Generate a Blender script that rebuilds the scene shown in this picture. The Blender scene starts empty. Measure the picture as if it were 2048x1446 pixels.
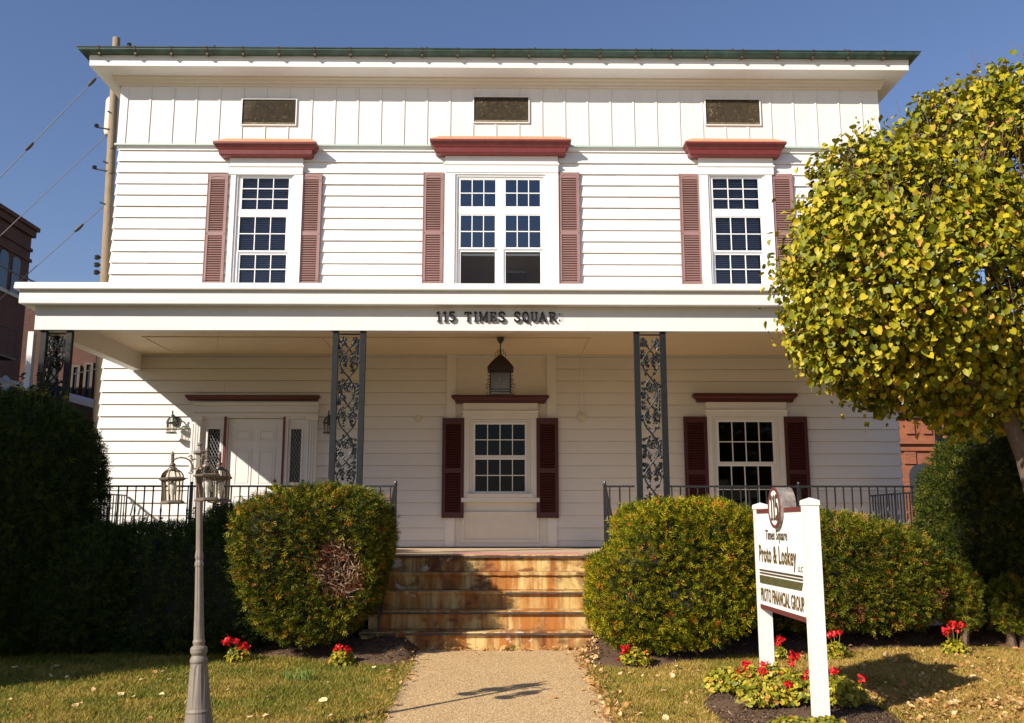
import bpy, math, random
import numpy as np
from mathutils import Vector
random.seed(7); rng = np.random.default_rng(11)
scene = bpy.context.scene
col = scene.collection
R = math.radians
# ------------------------------------------------------------------ camera
FPX, TILT, YAW = 1897.0, R(9.8), R(0.7)
EYE = 1.36
cam = bpy.data.cameras.new('camera'); camo = bpy.data.objects.new('camera', cam); col.objects.link(camo)
cam.sensor_width = 36; cam.lens = FPX / 2048 * 36; cam.clip_start = .1; cam.clip_end = 3000
camo.location = (0, 0, EYE); camo.rotation_euler = (R(90) + TILT, 0, -YAW)
scene.camera = camo
# ------------------------------------------------------------------ light
SUND = Vector((1.15, 1.0, -0.90)).normalized()          # direction the light travels
world = bpy.data.worlds.new('World'); scene.world = world; world.use_nodes = True
wn = world.node_tree; bg = wn.nodes['Background']
sky = wn.nodes.new('ShaderNodeTexSky'); sky.sky_type = 'NISHITA'; sky.sun_disc = False
sky.sun_elevation = math.asin(-SUND.z)
sky.sun_rotation = math.atan2(-SUND.x, -SUND.y)
sky.air_density = 1.3; sky.dust_density = 0.5; sky.ozone_density = 4.5
wbn = wn.nodes.new('ShaderNodeMixRGB'); wbn.blend_type = 'MULTIPLY'; wbn.inputs[0].default_value = 1; wbn.inputs[2].default_value = (.98, .90, 1.03, 1)
wn.links.new(sky.outputs[0], wbn.inputs[1]); wn.links.new(wbn.outputs[0], bg.inputs[0]); bg.inputs[1].default_value = 0.075
sl = bpy.data.lights.new('sun', 'SUN'); sl.energy = 4.9; sl.angle = R(.5); sl.color = (1, .92, .80)
so = bpy.data.objects.new('sun', sl); col.objects.link(so); so.location = (-20, -15, 20)
so.rotation_euler = SUND.to_track_quat('-Z', 'Y').to_euler()
vs = scene.view_settings; vs.view_transform = 'Standard'; vs.look = 'None'; vs.gamma = 1; vs.exposure = 0.60
scene.cycles.max_bounces = 8; scene.cycles.transparent_max_bounces = 12
# ------------------------------------------------------------------ pixel -> world
ct, st = math.cos(TILT), math.sin(TILT); cy_, sy_ = math.cos(YAW), math.sin(YAW)
def ray(px, py):
    a = (px - 1024) / FPX; b = (723 - py) / FPX
    f = ct - b * st; u = st + b * ct           # forward / up
    return (a * cy_ + f * sy_, -a * sy_ + f * cy_, u)
def P(px, py, Y):
    d = ray(px, py); t = Y / d[1]
    return (d[0] * t, Y, EYE + d[2] * t)
def rect(x0, y0, x1, y1, Y):
    xm, ym = (x0 + x1) / 2, (y0 + y1) / 2
    return (P(x0, ym, Y)[0], P(x1, ym, Y)[0], P(xm, y1, Y)[2], P(xm, y0, Y)[2])   # X0 X1 Z0 Z1
def gz(x, y):
    return np.maximum(0.03 * (np.minimum(y, 10.9) - 10.9), -0.42)
def G(px, py):
    d = ray(px, py); t = (EYE + .03 * 10.9) / (.03 * d[1] - d[2])
    return (d[0] * t, d[1] * t)
# ------------------------------------------------------------------ mesh helpers
class MB:
    def __init__(s): s.v = []; s.f = []; s.m = []
    def add(s, vs_, fs, mi=0):
        o = len(s.v); s.v += [tuple(p) for p in vs_]
        for f in fs: s.f.append(tuple(i + o for i in f)); s.m.append(mi)
        return s
    def box(s, x0, x1, y0, y1, z0, z1, mi=0):
        return s.add([(x0,y0,z0),(x1,y0,z0),(x1,y1,z0),(x0,y1,z0),(x0,y0,z1),(x1,y0,z1),(x1,y1,z1),(x0,y1,z1)],
                     [(0,3,2,1),(4,5,6,7),(0,1,5,4),(1,2,6,5),(2,3,7,6),(3,0,4,7)], mi)
    def loft(s, rings, mi=0, cap=True, closed=True):
        n = len(rings[0]); o = len(s.v)
        for r in rings: s.v += [tuple(p) for p in r]
        for i in range(len(rings) - 1):
            for j in range(n if closed else n - 1):
                a = o + i*n + j; b = o + i*n + (j+1) % n
                s.f.append((a, b, b + n, a + n)); s.m.append(mi)
        if cap:
            s.f.append(tuple(o + j for j in range(n))[::-1]); s.m.append(mi)
            s.f.append(tuple(o + (len(rings)-1)*n + j for j in range(n))); s.m.append(mi)
        return s
    def stepped(s, X0, X1, Yw, lv, mi=0, back=.0):
        """rings round a rectangle: lv = (z, protrude, side extension)"""
        return s.loft([[(X0-e, Yw-p, z), (X1+e, Yw-p, z), (X1+e, Yw+back, z), (X0-e, Yw+back, z)] for z, p, e in lv], mi)
    def lathe(s, prof, c=(0,0,0), n=16, mi=0, rot=0.0, cap=True):
        return s.loft([[(c[0]+r*math.cos(rot+2*math.pi*k/n), c[1]+r*math.sin(rot+2*math.pi*k/n), c[2]+z) for k in range(n)] for r, z in prof], mi, cap)
    def tube(s, pts, r, n=6, mi=0, cap=True):
        pts = [Vector(p) for p in pts]; rr = r if isinstance(r, (list, tuple)) else [r]*len(pts)
        rings = []; ref = None
        for i, p in enumerate(pts):
            d = (pts[min(i+1, len(pts)-1)] - pts[max(i-1, 0)])
            if d.length < 1e-9: d = Vector((0,0,1))
            d.normalize()
            if ref is None: ref = Vector((0,0,1)) if abs(d.z) < .9 else Vector((1,0,0))
            a = d.cross(ref)
            if a.length < 1e-4: a = d.cross(Vector((0.3,1,0.1)))
            a.normalize(); b = d.cross(a); ref = b.cross(d) if False else ref
            rings.append([p + a*rr[i]*math.cos(2*math.pi*k/n) + b*rr[i]*math.sin(2*math.pi*k/n) for k in range(n)])
        return s.loft(rings, mi, cap)
    def plate(s, rc, holes, y0, y1, mi=0):
        """plate in XZ with rectangular holes, cells between y0 (front) and y1"""
        xs = sorted(set([rc[0], rc[1]] + [min(max(v, rc[0]), rc[1]) for h in holes for v in h[:2]]))
        zs = sorted(set([rc[2], rc[3]] + [min(max(v, rc[2]), rc[3]) for h in holes for v in h[2:]]))
        def inh(i, j):
            if i < 0 or j < 0 or i >= len(xs)-1 or j >= len(zs)-1: return True
            cx, cz = (xs[i]+xs[i+1])/2, (zs[j]+zs[j+1])/2
            return any(h[0] < cx < h[1] and h[2] < cz < h[3] for h in holes)
        for i in range(len(xs)-1):
            for j in range(len(zs)-1):
                if inh(i, j): continue
                a, b, c, d = xs[i], xs[i+1], zs[j], zs[j+1]
                s.add([(a,y0,c),(b,y0,c),(b,y0,d),(a,y0,d)], [(0,1,2,3)], mi)
                s.add([(a,y1,c),(b,y1,c),(b,y1,d),(a,y1,d)], [(0,3,2,1)], mi)
                if inh(i-1, j): s.add([(a,y0,c),(a,y0,d),(a,y1,d),(a,y1,c)], [(0,1,2,3)], mi)
                if inh(i+1, j): s.add([(b,y0,c),(b,y1,c),(b,y1,d),(b,y0,d)], [(0,1,2,3)], mi)
                if inh(i, j-1): s.add([(a,y0,c),(a,y1,c),(b,y1,c),(b,y0,c)], [(0,1,2,3)], mi)
                if inh(i, j+1): s.add([(a,y0,d),(b,y0,d),(b,y1,d),(a,y1,d)], [(0,1,2,3)], mi)
        return s
    def build(s, name, mats, parent=None, smooth=False, **tg):
        o0 = worigin(parent) if parent else Vector((0,0,0))
        me = bpy.data.meshes.new(name)
        me.from_pydata([(v[0]-o0.x, v[1]-o0.y, v[2]-o0.z) for v in s.v], [], s.f)
        if not isinstance(mats, (list, tuple)): mats = [mats]
        for m in mats: me.materials.append(m)
        if any(s.m): me.polygons.foreach_set('material_index', s.m)
        me.validate()
        if smooth:
            me.polygons.foreach_set('use_smooth', [True]*len(me.polygons))
            try: me.set_sharp_from_angle(angle=R(40))
            except Exception: pass
        me.update()
        return link(name, me, parent, tg)
def worigin(o):
    v = Vector((0,0,0))
    while o: v += o.location; o = o.parent
    return v
def link(name, me, parent, tg):
    o = bpy.data.objects.new(name, me); col.objects.link(o)
    if parent: o.parent = parent
    for k, v in tg.items(): o[k] = v
    return o
def thing(name, loc, label, cat, group=None):
    o = bpy.data.objects.new(name, None); col.objects.link(o); o.location = loc; o.empty_display_size = .2
    o['label'] = label; o['category'] = cat
    if group: o['group'] = group
    return o
def npmesh(name, V, polys, mats, parent=None, mi=None, smooth=False, **tg):
    """V (n,3); polys: list of (m,k) index arrays"""
    o0 = worigin(parent) if parent else Vector((0,0,0))
    V = np.asarray(V, dtype=np.float32) - np.array(o0, dtype=np.float32)
    me = bpy.data.meshes.new(name)
    me.vertices.add(len(V)); me.vertices.foreach_set('co', V.ravel())
    li = np.concatenate([p.ravel() for p in polys]).astype(np.int32)
    tot = np.concatenate([np.full(len(p), p.shape[1]) for p in polys]).astype(np.int32)
    st_ = np.concatenate([[0], np.cumsum(tot)[:-1]]).astype(np.int32)
    me.loops.add(len(li)); me.loops.foreach_set('vertex_index', li)
    me.polygons.add(len(tot)); me.polygons.foreach_set('loop_start', st_)
    try: me.polygons.foreach_set('loop_total', tot)
    except Exception: pass
    if not isinstance(mats, (list, tuple)): mats = [mats]
    for m in mats: me.materials.append(m)
    if mi is not None: me.polygons.foreach_set('material_index', np.asarray(mi, dtype=np.int32))
    if smooth: me.polygons.foreach_set('use_smooth', np.ones(len(tot), dtype=bool))
    me.update(calc_edges=True)
    return link(name, me, parent, tg)
def unit(a): return a / np.maximum(np.linalg.norm(a, axis=-1, keepdims=True), 1e-9)
def frames(nrm, up):
    """rotation matrices whose local Z=nrm and local Y ~ up"""
    z = unit(nrm); x = unit(np.cross(up, z)); y = np.cross(z, x)
    return np.stack([x, y, z], axis=-1)
def scatter(T, tf, pos, rot, sc):
    """T (k,3) template verts, tf list of faces (all same len) -> V, polys"""
    T = np.asarray(T, float); k = len(T); n = len(pos)
    V = np.einsum('nij,nkj->nki', rot, T[None] * np.asarray(sc).reshape(n, 1, -1)) + pos[:, None, :]
    F = np.asarray(tf)[None] + (np.arange(n) * k)[:, None, None]
    return V.reshape(-1, 3), F.reshape(-1, F.shape[-1])
def lump(p, seed, f=1.0):
    r = np.random.default_rng(seed); out = np.zeros(len(p))
    for i in range(7):
        k = r.normal(size=3) * f * (1 + i*.5); out += np.sin(p @ k + r.uniform(0, 6.28)) / (1 + i*.45)
    return out / 3
# ------------------------------------------------------------------ materials
def mat(name, colr, rough=.6, metal=0.0, var=0.0, vscale=8.0, col2=None, bump=0.0, bscale=60.0, spec=.5, stretch=(1,1,1), dirt=None, dscale=2.0, damt=.3):
    m = bpy.data.materials.new(name); m.use_nodes = True; nt = m.node_tree; N = nt.nodes; L = nt.links
    b = N['Principled BSDF']; b.inputs['Roughness'].default_value = rough; b.inputs['Metallic'].default_value = metal
    b.inputs['Specular IOR Level'].default_value = spec
    c4 = (*colr, 1); b.inputs['Base Color'].default_value = c4
    if var or bump or col2 or dirt:
        tc = N.new('ShaderNodeTexCoord'); mp = N.new('ShaderNodeMapping'); L.new(tc.outputs['Object'], mp.inputs[0]); mp.inputs['Scale'].default_value = stretch
    src = None
    if var or col2:
        nz = N.new('ShaderNodeTexNoise'); nz.inputs['Scale'].default_value = vscale; nz.inputs['Detail'].default_value = 6; nz.inputs['Roughness'].default_value = .65; L.new(mp.outputs[0], nz.inputs[0])
        cr = N.new('ShaderNodeValToRGB'); L.new(nz.outputs[0], cr.inputs[0])
        cr.color_ramp.elements[0].position = .35; cr.color_ramp.elements[1].position = .65
        a = tuple(c * (1 - var) for c in colr); bb = col2 if col2 else tuple(min(1, c * (1 + var)) for c in colr)
        cr.color_ramp.elements[0].color = (*a, 1); cr.color_ramp.elements[1].color = (*bb, 1)
        src = cr.outputs[0]
    if dirt:
        n2 = N.new('ShaderNodeTexNoise'); n2.inputs['Scale'].default_value = dscale; n2.inputs['Detail'].default_value = 8; n2.inputs['Roughness'].default_value = .7; L.new(mp.outputs[0], n2.inputs[0])
        r2 = N.new('ShaderNodeValToRGB'); r2.color_ramp.elements[0].position = .5; r2.color_ramp.elements[1].position = .75
        r2.color_ramp.elements[1].color = (damt, damt, damt, 1); L.new(n2.outputs[0], r2.inputs[0])
        mx = N.new('ShaderNodeMixRGB'); L.new(r2.outputs[0], mx.inputs[0]); mx.inputs[2].default_value = (*dirt, 1)
        if src: L.new(src, mx.inputs[1])
        else: mx.inputs[1].default_value = c4
        src = mx.outputs[0]
    if src: L.new(src, b.inputs['Base Color'])
    if bump:
        nb = N.new('ShaderNodeTexNoise'); nb.inputs['Scale'].default_value = bscale; nb.inputs['Detail'].default_value = 4; L.new(mp.outputs[0], nb.inputs[0])
        bp = N.new('ShaderNodeBump'); bp.inputs['Strength'].default_value = bump; bp.inputs['Distance'].default_value = .01; L.new(nb.outputs[0], bp.inputs['Height']); L.new(bp.outputs[0], b.inputs['Normal'])
    return m
def leafmat(name, stops, trans=.25, rough=.5, spec=.4, patch=None, pscale=1.5):
    """random colour per leaf; stops = [(pos, rgb)...]; patch = rgb mixed in by large noise"""
    m = bpy.data.materials.new(name); m.use_nodes = True; nt = m.node_tree; N = nt.nodes; L = nt.links
    b = N['Principled BSDF']; b.inputs['Roughness'].default_value = rough; b.inputs['Specular IOR Level'].default_value = spec
    ge = N.new('ShaderNodeNewGeometry'); cr = N.new('ShaderNodeValToRGB'); L.new(ge.outputs['Random Per Island'], cr.inputs[0])
    e = cr.color_ramp.elements; e[0].position = stops[0][0]; e[0].color = (*stops[0][1], 1); e[1].position = stops[1][0]; e[1].color = (*stops[1][1], 1)
    for p_, c in stops[2:]: x = e.new(p_); x.color = (*c, 1)
    src = cr.outputs[0]
    if patch:
        tc = N.new('ShaderNodeTexCoord'); nz = N.new('ShaderNodeTexNoise'); nz.inputs['Scale'].default_value = pscale; nz.inputs['Detail'].default_value = 4; L.new(tc.outputs['Object'], nz.inputs[0])
        r2 = N.new('ShaderNodeValToRGB'); r2.color_ramp.elements[0].position = .45; r2.color_ramp.elements[1].position = .7; r2.color_ramp.elements[1].color = (.8,.8,.8,1); L.new(nz.outputs[0], r2.inputs[0])
        mx = N.new('ShaderNodeMixRGB'); L.new(r2.outputs[0], mx.inputs[0]); L.new(src, mx.inputs[1]); mx.inputs[2].default_value = (*patch, 1); src = mx.outputs[0]
    L.new(src, b.inputs['Base Color'])
    if trans:
        tr = N.new('ShaderNodeBsdfTranslucent'); L.new(src, tr.inputs[0]); ms = N.new('ShaderNodeMixShader'); ms.inputs[0].default_value = trans
        L.new(b.outputs[0], ms.inputs[1]); L.new(tr.outputs[0], ms.inputs[2]); L.new(ms.outputs[0], N['Material Output'].inputs[0])
    return m
def glassmat(name, tint=(.5,.55,.6), fres=1.6, gl=(1,1,1)):
    m = bpy.data.materials.new(name); m.use_nodes = True; nt = m.node_tree; N = nt.nodes; L = nt.links
    N.remove(N['Principled BSDF'])
    t = N.new('ShaderNodeBsdfTransparent'); t.inputs[0].default_value = (*tint, 1)
    g = N.new('ShaderNodeBsdfGlossy'); g.inputs['Roughness'].default_value = .03; g.inputs[0].default_value = (*gl, 1)
    f = N.new('ShaderNodeFresnel'); f.inputs[0].default_value = fres
    tc = N.new('ShaderNodeTexCoord'); nz = N.new('ShaderNodeTexNoise'); nz.inputs['Scale'].default_value = 1.3; L.new(tc.outputs['Object'], nz.inputs[0])
    bp = N.new('ShaderNodeBump'); bp.inputs['Strength'].default_value = .12; bp.inputs['Distance'].default_value = .05; L.new(nz.outputs[0], bp.inputs['Height']); L.new(bp.outputs[0], g.inputs['Normal'])
    ms = N.new('ShaderNodeMixShader'); L.new(f.outputs[0], ms.inputs[0]); L.new(t.outputs[0], ms.inputs[1]); L.new(g.outputs[0], ms.inputs[2])
    L.new(ms.outputs[0], N['Material Output'].inputs[0]); return m
def brickmat(name, c1, c2, mortar, scale=1.0):
    m = bpy.data.materials.new(name); m.use_nodes = True; nt = m.node_tree; N = nt.nodes; L = nt.links; b = N['Principled BSDF']; b.inputs['Roughness'].default_value = .85
    tc = N.new('ShaderNodeTexCoord'); sp = N.new('ShaderNodeSeparateXYZ'); L.new(tc.outputs['Object'], sp.inputs[0])
    ad = N.new('ShaderNodeMath'); L.new(sp.outputs[0], ad.inputs[0]); L.new(sp.outputs[1], ad.inputs[1])
    cb = N.new('ShaderNodeCombineXYZ'); L.new(ad.outputs[0], cb.inputs[0]); L.new(sp.outputs[2], cb.inputs[1])
    br = N.new('ShaderNodeTexBrick'); L.new(cb.outputs[0], br.inputs[0]); br.inputs['Scale'].default_value = scale
    br.inputs['Brick Width'].default_value = .22; br.inputs['Row Height'].default_value = .075; br.inputs['Mortar Size'].default_value = .008
    br.inputs['Color1'].default_value = (*c1, 1); br.inputs['Color2'].default_value = (*c2, 1); br.inputs['Mortar'].default_value = (*mortar, 1)
    nz = N.new('ShaderNodeTexNoise'); nz.inputs['Scale'].default_value = 1.2; nz.inputs['Detail'].default_value = 8; L.new(tc.outputs['Object'], nz.inputs[0])
    mx = N.new('ShaderNodeMixRGB'); mx.blend_type = 'MULTIPLY'; mx.inputs[0].default_value = .6; L.new(br.outputs[0], mx.inputs[1]); L.new(nz.outputs[0], mx.inputs[2])
    L.new(mx.outputs[0], b.inputs['Base Color']); return m
M = {}
M['white'] = mat('white_paint', (.71,.69,.66), .5, var=.02, vscale=5, dirt=(.50,.45,.38), dscale=1.4, damt=.22, bump=.05, bscale=40)
M['siding'] = mat('white_siding', (.70,.68,.65), .5, var=.015, vscale=3, dirt=(.56,.52,.46), dscale=.8, damt=.28, stretch=(1,1,4), bump=.06, bscale=30)
M['frieze'] = mat('white_board', (.69,.67,.635), .55, var=.02, vscale=3, dirt=(.50,.46,.40), dscale=3, damt=.35, stretch=(3,3,.35), bump=.05, bscale=40)
M['cream'] = mat('cream_ceiling', (.70,.57,.40), .6, var=.03, vscale=2, dirt=(.5,.42,.3), dscale=1.3, damt=.2)
M['soffit'] = mat('soffit', (.58,.51,.42), .55, var=.03, vscale=2)
M['lap_shade'] = mat('lap_shade_line', (.44,.36,.27), .9, var=.25, vscale=4)  # darker tone painted as the thin shade lines under the siding laps
M['sash'] = mat('sash_vinyl', (.80,.80,.78), .35)
M['signborder'] = mat('sign_border_paint', (.13,.032,.028), .5)
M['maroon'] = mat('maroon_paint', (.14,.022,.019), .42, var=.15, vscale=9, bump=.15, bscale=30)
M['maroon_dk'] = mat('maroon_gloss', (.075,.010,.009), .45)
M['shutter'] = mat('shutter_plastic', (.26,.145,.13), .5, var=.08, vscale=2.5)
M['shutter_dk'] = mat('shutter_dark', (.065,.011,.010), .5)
M['wood_top'] = mat('cornice_top', (.50,.22,.11), .6, var=.15, vscale=14)
M['copper'] = mat('green_copper', (.020,.042,.030), .55, col2=(.05,.095,.072), vscale=5, dirt=(.03,.035,.02), dscale=4, damt=.8)
M['brown'] = mat('rust_bracket', (.07,.045,.025), .6)
M['roof'] = mat('roof_dark', (.05,.04,.035), .9, var=.2, vscale=20)
M['flash'] = mat('flashing', (.38,.45,.40), .5)
M['iron'] = mat('painted_iron', (.010,.0115,.0125), .45, var=.2, vscale=30, spec=.28, dirt=(.05,.04,.03), dscale=18, damt=.3)
M['blackiron'] = mat('black_rail', (.016,.016,.016), .35, spec=.6, var=.3, vscale=20)
M['glass'] = glassmat('window_glass', (.68,.72,.78), 1.5)
M['glassp'] = glassmat('porch_glass', (.5,.5,.5), 1.28)
M['glassr'] = glassmat('room_glass', (.85,.85,.8), 1.38)
M['glassb'] = glassmat('window_glass_blue', (.30,.42,.55), 2.3, (.75,.88,1))
M['dark'] = mat('dark_interior', (.030,.026,.022), .9)
M['room'] = mat('room_paint', (.75,.55,.33), .9)
M['blind'] = mat('window_blind', (.50,.51,.58), .6)
M['darkpane'] = mat('dark_pane', (.03,.035,.045), .15)
M['lampglass'] = glassmat('lantern_glass', (.90,.88,.82), 1.18)
M['frost'] = mat('frosted_glass', (.33,.33,.33), .35)
M['lampmetal'] = mat('lamp_bronze', (.125,.095,.068), .5, metal=.15, var=.15, vscale=25, dirt=(.22,.18,.14), dscale=9, damt=.6)
M['postmetal'] = mat('post_grey', (.185,.15,.12), .6, var=.1, vscale=12, dirt=(.26,.22,.18), dscale=5, damt=.6)
M['copperlamp'] = mat('brown_copper', (.022,.011,.007), .5, metal=.0, var=.3, vscale=20)
M['bulb'] = mat('bulb', (.75,.74,.70), .25)
M['greenlamp'] = mat('lantern_verdigris', (.04,.055,.045), .45)
M['concrete'] = mat('porch_concrete', (.52,.39,.25), .8, var=.08, vscale=6, bump=.2, bscale=90)
M['mat'] = mat('pink_mat', (.52,.24,.21), .95, var=.1, vscale=60)
M['nosing'] = mat('step_edge', (.05,.04,.035), .6, var=.4, vscale=25, dirt=(.22,.10,.03), dscale=5, damt=.8)
M['stone'] = mat('foundation', (.25,.22,.18), .9, var=.2, vscale=5, bump=.4)
M['pole'] = mat('pole_wood', (.27,.20,.125), .85, var=.25, vscale=12, stretch=(6,6,.4), bump=.5, bscale=30)
M['wire'] = mat('wire', (.12,.12,.12), .6)
M['insul'] = mat('insulator', (.05,.045,.04), .3)
M['brick_l'] = brickmat('brick_dark', (.16,.050,.028), (.11,.036,.022), (.10,.07,.05))
M['brick_r'] = brickmat('brick_orange', (.42,.115,.045), (.31,.08,.035), (.28,.18,.11))
M['grey'] = mat('grey_metal', (.30,.30,.30), .5)
M['stonetrim'] = mat('stone_trim', (.5,.46,.38), .8)
M['signwhite'] = mat('sign_white', (.80,.78,.75), .45, bump=.35, bscale=70, stretch=(1,1,.35))
M['postwhite'] = mat('vinyl_post', (.74,.71,.67), .4, var=.01)
M['gold'] = mat('gold_letter', (.10,.062,.012), .45)
M['letterblk'] = mat('letter_black', (.010,.009,.008), .5, spec=.25)
M['letterdk'] = mat('letter_brown', (.06,.045,.02), .5)
M['green'] = mat('sign_green', (.075,.10,.045), .5)
M['pencil'] = mat('ghost_mark', (.55,.53,.50), .7)
M['roundelside'] = mat('roundel_side', (.20,.17,.15), .7, var=.4, vscale=12)
M['white_plain'] = mat('cover_white', (.60,.54,.43), .5)
def finish_rust():
    m = bpy.data.materials.new('rust_stone'); m.use_nodes = True; nt = m.node_tree; N = nt.nodes; L = nt.links; b = N['Principled BSDF']; b.inputs['Roughness'].default_value = .75
    tc = N.new('ShaderNodeTexCoord')
    def noise(sc, st_, det=6, dist=0.0):
        mp = N.new('ShaderNodeMapping'); mp.inputs['Scale'].default_value = st_; L.new(tc.outputs['Object'], mp.inputs[0])
        n = N.new('ShaderNodeTexNoise'); n.inputs['Scale'].default_value = sc; n.inputs['Detail'].default_value = det; n.inputs['Distortion'].default_value = dist; n.inputs['Roughness'].default_value = .6; L.new(mp.outputs[0], n.inputs[0]); return n
    def ramp(n, a, bb, c0, c1):
        r = N.new('ShaderNodeValToRGB'); L.new(n.outputs[0], r.inputs[0]); r.color_ramp.elements[0].position = a; r.color_ramp.elements[1].position = bb
        r.color_ramp.elements[0].color = (*c0, 1); r.color_ramp.elements[1].color = (*c1, 1); return r
    def mix(f, a, bb):
        x = N.new('ShaderNodeMixRGB'); L.new(f.outputs[0], x.inputs[0])
        for i, q in ((1, a), (2, bb)):
            if isinstance(q, tuple): x.inputs[i].default_value = (*q, 1)
            else: L.new(q.outputs[0], x.inputs[i])
        return x
    base = ramp(noise(5, (1,1,1)), .35, .65, (.52,.36,.12), (.64,.47,.20))
    s1 = ramp(noise(4.5, (1.2,.5,.20), 6, .5), .42, .58, (0,0,0), (.9,.9,.9))
    c = mix(s1, base, (.38,.12,.010))
    sd = ramp(noise(10, (1.8,.5,.10), 4, .2), .50, .68, (0,0,0), (.75,.75,.75))
    c = mix(sd, c, (.24,.075,.010))
    s2 = ramp(noise(3.4, (1.0,.5,1.1), 8, .8), .50, .66, (0,0,0), (.85,.85,.85))
    c = mix(s2, c, (.11,.030,.006))
    s3 = ramp(noise(1.9, (1,3,2.2), 3), .60, .66, (0,0,0), (.8,.8,.8))
    c = mix(s3, c, (.13,.035,.008))
    s4 = ramp(noise(2.6, (1.3,4,1.6), 7, .5), .63, .67, (0,0,0), (.9,.9,.9))
    c = mix(s4, c, (.66,.58,.46))
    L.new(c.outputs[0], b.inputs['Base Color'])
    nb = noise(60, (1,1,1)); bp = N.new('ShaderNodeBump'); bp.inputs['Strength'].default_value = .4; bp.inputs['Distance'].default_value = .01; L.new(nb.outputs[0], bp.inputs['Height']); L.new(bp.outputs[0], b.inputs['Normal'])
    return m
M['rust'] = finish_rust()
def aggregate():
    m = bpy.data.materials.new('exposed_aggregate'); m.use_nodes = True; nt = m.node_tree; N = nt.nodes; L = nt.links; b = N['Principled BSDF']; b.inputs['Roughness'].default_value = .8
    tc = N.new('ShaderNodeTexCoord'); vo = N.new('ShaderNodeTexVoronoi'); vo.inputs['Scale'].default_value = 105; L.new(tc.outputs['Object'], vo.inputs[0])
    sp = N.new('ShaderNodeSeparateColor'); L.new(vo.outputs['Color'], sp.inputs[0])
    cr = N.new('ShaderNodeValToRGB'); L.new(sp.outputs[0], cr.inputs[0]); e = cr.color_ramp.elements
    e[0].color = (.34,.20,.085,1); e[1].color = (.66,.43,.21,1); x = e.new(.5); x.color = (.56,.36,.165,1); x = e.new(.93); x.color = (.84,.62,.32,1)
    nz = N.new('ShaderNodeTexNoise'); nz.inputs['Scale'].default_value = 1.6; nz.inputs['Detail'].default_value = 8; L.new(tc.outputs['Object'], nz.inputs[0])
    r2 = N.new('ShaderNodeValToRGB'); L.new(nz.outputs[0], r2.inputs[0]); r2.color_ramp.elements[0].color = (.78,.76,.74,1); r2.color_ramp.elements[1].color = (1.0,1.0,1.0,1)
    mx = N.new('ShaderNodeMixRGB'); mx.blend_type = 'MULTIPLY'; mx.inputs[0].default_value = 1; L.new(cr.outputs[0], mx.inputs[1]); L.new(r2.outputs[0], mx.inputs[2]); L.new(mx.outputs[0], b.inputs['Base Color'])
    bp = N.new('ShaderNodeBump'); bp.inputs['Strength'].default_value = .7; bp.inputs['Distance'].default_value = .006; L.new(vo.outputs['Distance'], bp.inputs['Height']); bp.invert = True; L.new(bp.outputs[0], b.inputs['Normal'])
    return m
M['path'] = aggregate()
def lawnmat(name, blades):
    m = bpy.data.materials.new(name); m.use_nodes = True; nt = m.node_tree; N = nt.nodes; L = nt.links; b = N['Principled BSDF']; b.inputs['Roughness'].default_value = .6; b.inputs['Specular IOR Level'].default_value = .25
    tc = N.new('ShaderNodeTexCoord'); nz = N.new('ShaderNodeTexNoise'); nz.inputs['Scale'].default_value = 1.5; nz.inputs['Detail'].default_value = 7; nz.inputs['Roughness'].default_value = .7; L.new(tc.outputs['Object'], nz.inputs[0])
    sp = N.new('ShaderNodeSeparateXYZ'); L.new(tc.outputs['Object'], sp.inputs[0])
    mr = N.new('ShaderNodeMapRange'); L.new(sp.outputs[0], mr.inputs[0]); mr.inputs[1].default_value = -1.5; mr.inputs[2].default_value = 4; mr.inputs[3].default_value = .0; mr.inputs[4].default_value = .22
    ad = N.new('ShaderNodeMath'); L.new(nz.outputs[0], ad.inputs[0]); L.new(mr.outputs[0], ad.inputs[1])
    src = ad.outputs[0]
    if blades:
        ge = N.new('ShaderNodeNewGeometry'); mm = N.new('ShaderNodeMath'); mm.operation = 'MULTIPLY_ADD'; L.new(ge.outputs['Random Per Island'], mm.inputs[0]); mm.inputs[1].default_value = .34; L.new(src, mm.inputs[2])
        m2 = N.new('ShaderNodeMath'); m2.operation = 'SUBTRACT'; L.new(mm.outputs[0], m2.inputs[0]); m2.inputs[1].default_value = .17; src = m2.outputs[0]
    cr = N.new('ShaderNodeValToRGB'); L.new(src, cr.inputs[0]); e = cr.color_ramp.elements
    k = 1.0 if blades else .55
    e[0].position = .30; e[0].color = (.10*k,.13*k,.014*k,1); e[1].position = .80; e[1].color = (.52*k,.34*k,.10*k,1)
    for p_, c in ((.45,(.20,.20,.025)),(.58,(.37,.27,.045))): x = e.new(p_); x.color = tuple(v*k for v in c)+(1,)
    L.new(cr.outputs[0], b.inputs['Base Color'])
    if blades:
        tr = N.new('ShaderNodeBsdfTranslucent'); L.new(cr.outputs[0], tr.inputs[0]); ms = N.new('ShaderNodeMixShader'); ms.inputs[0].default_value = .25
        L.new(b.outputs[0], ms.inputs[1]); L.new(tr.outputs[0], ms.inputs[2]); L.new(ms.outputs[0], N['Material Output'].inputs[0])
    return m
M['lawn'] = lawnmat('lawn_soil', False); M['blade'] = lawnmat('grass_blade', True)
M['mulch'] = mat('mulch', (.060,.032,.015), .95, col2=(.16,.088,.045), vscale=45, bump=1.0, bscale=70)
M['chip'] = leafmat('mulch_chip', [(0,(.04,.022,.012)),(1,(.34,.21,.12)),(.85,(.10,.055,.03))], 0, .9)
M['litter'] = leafmat('leaf_litter', [(0,(.30,.13,.04)),(1,(.66,.46,.22)),(.4,(.45,.23,.07)),(.7,(.58,.36,.13))], .15, .6)
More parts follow.
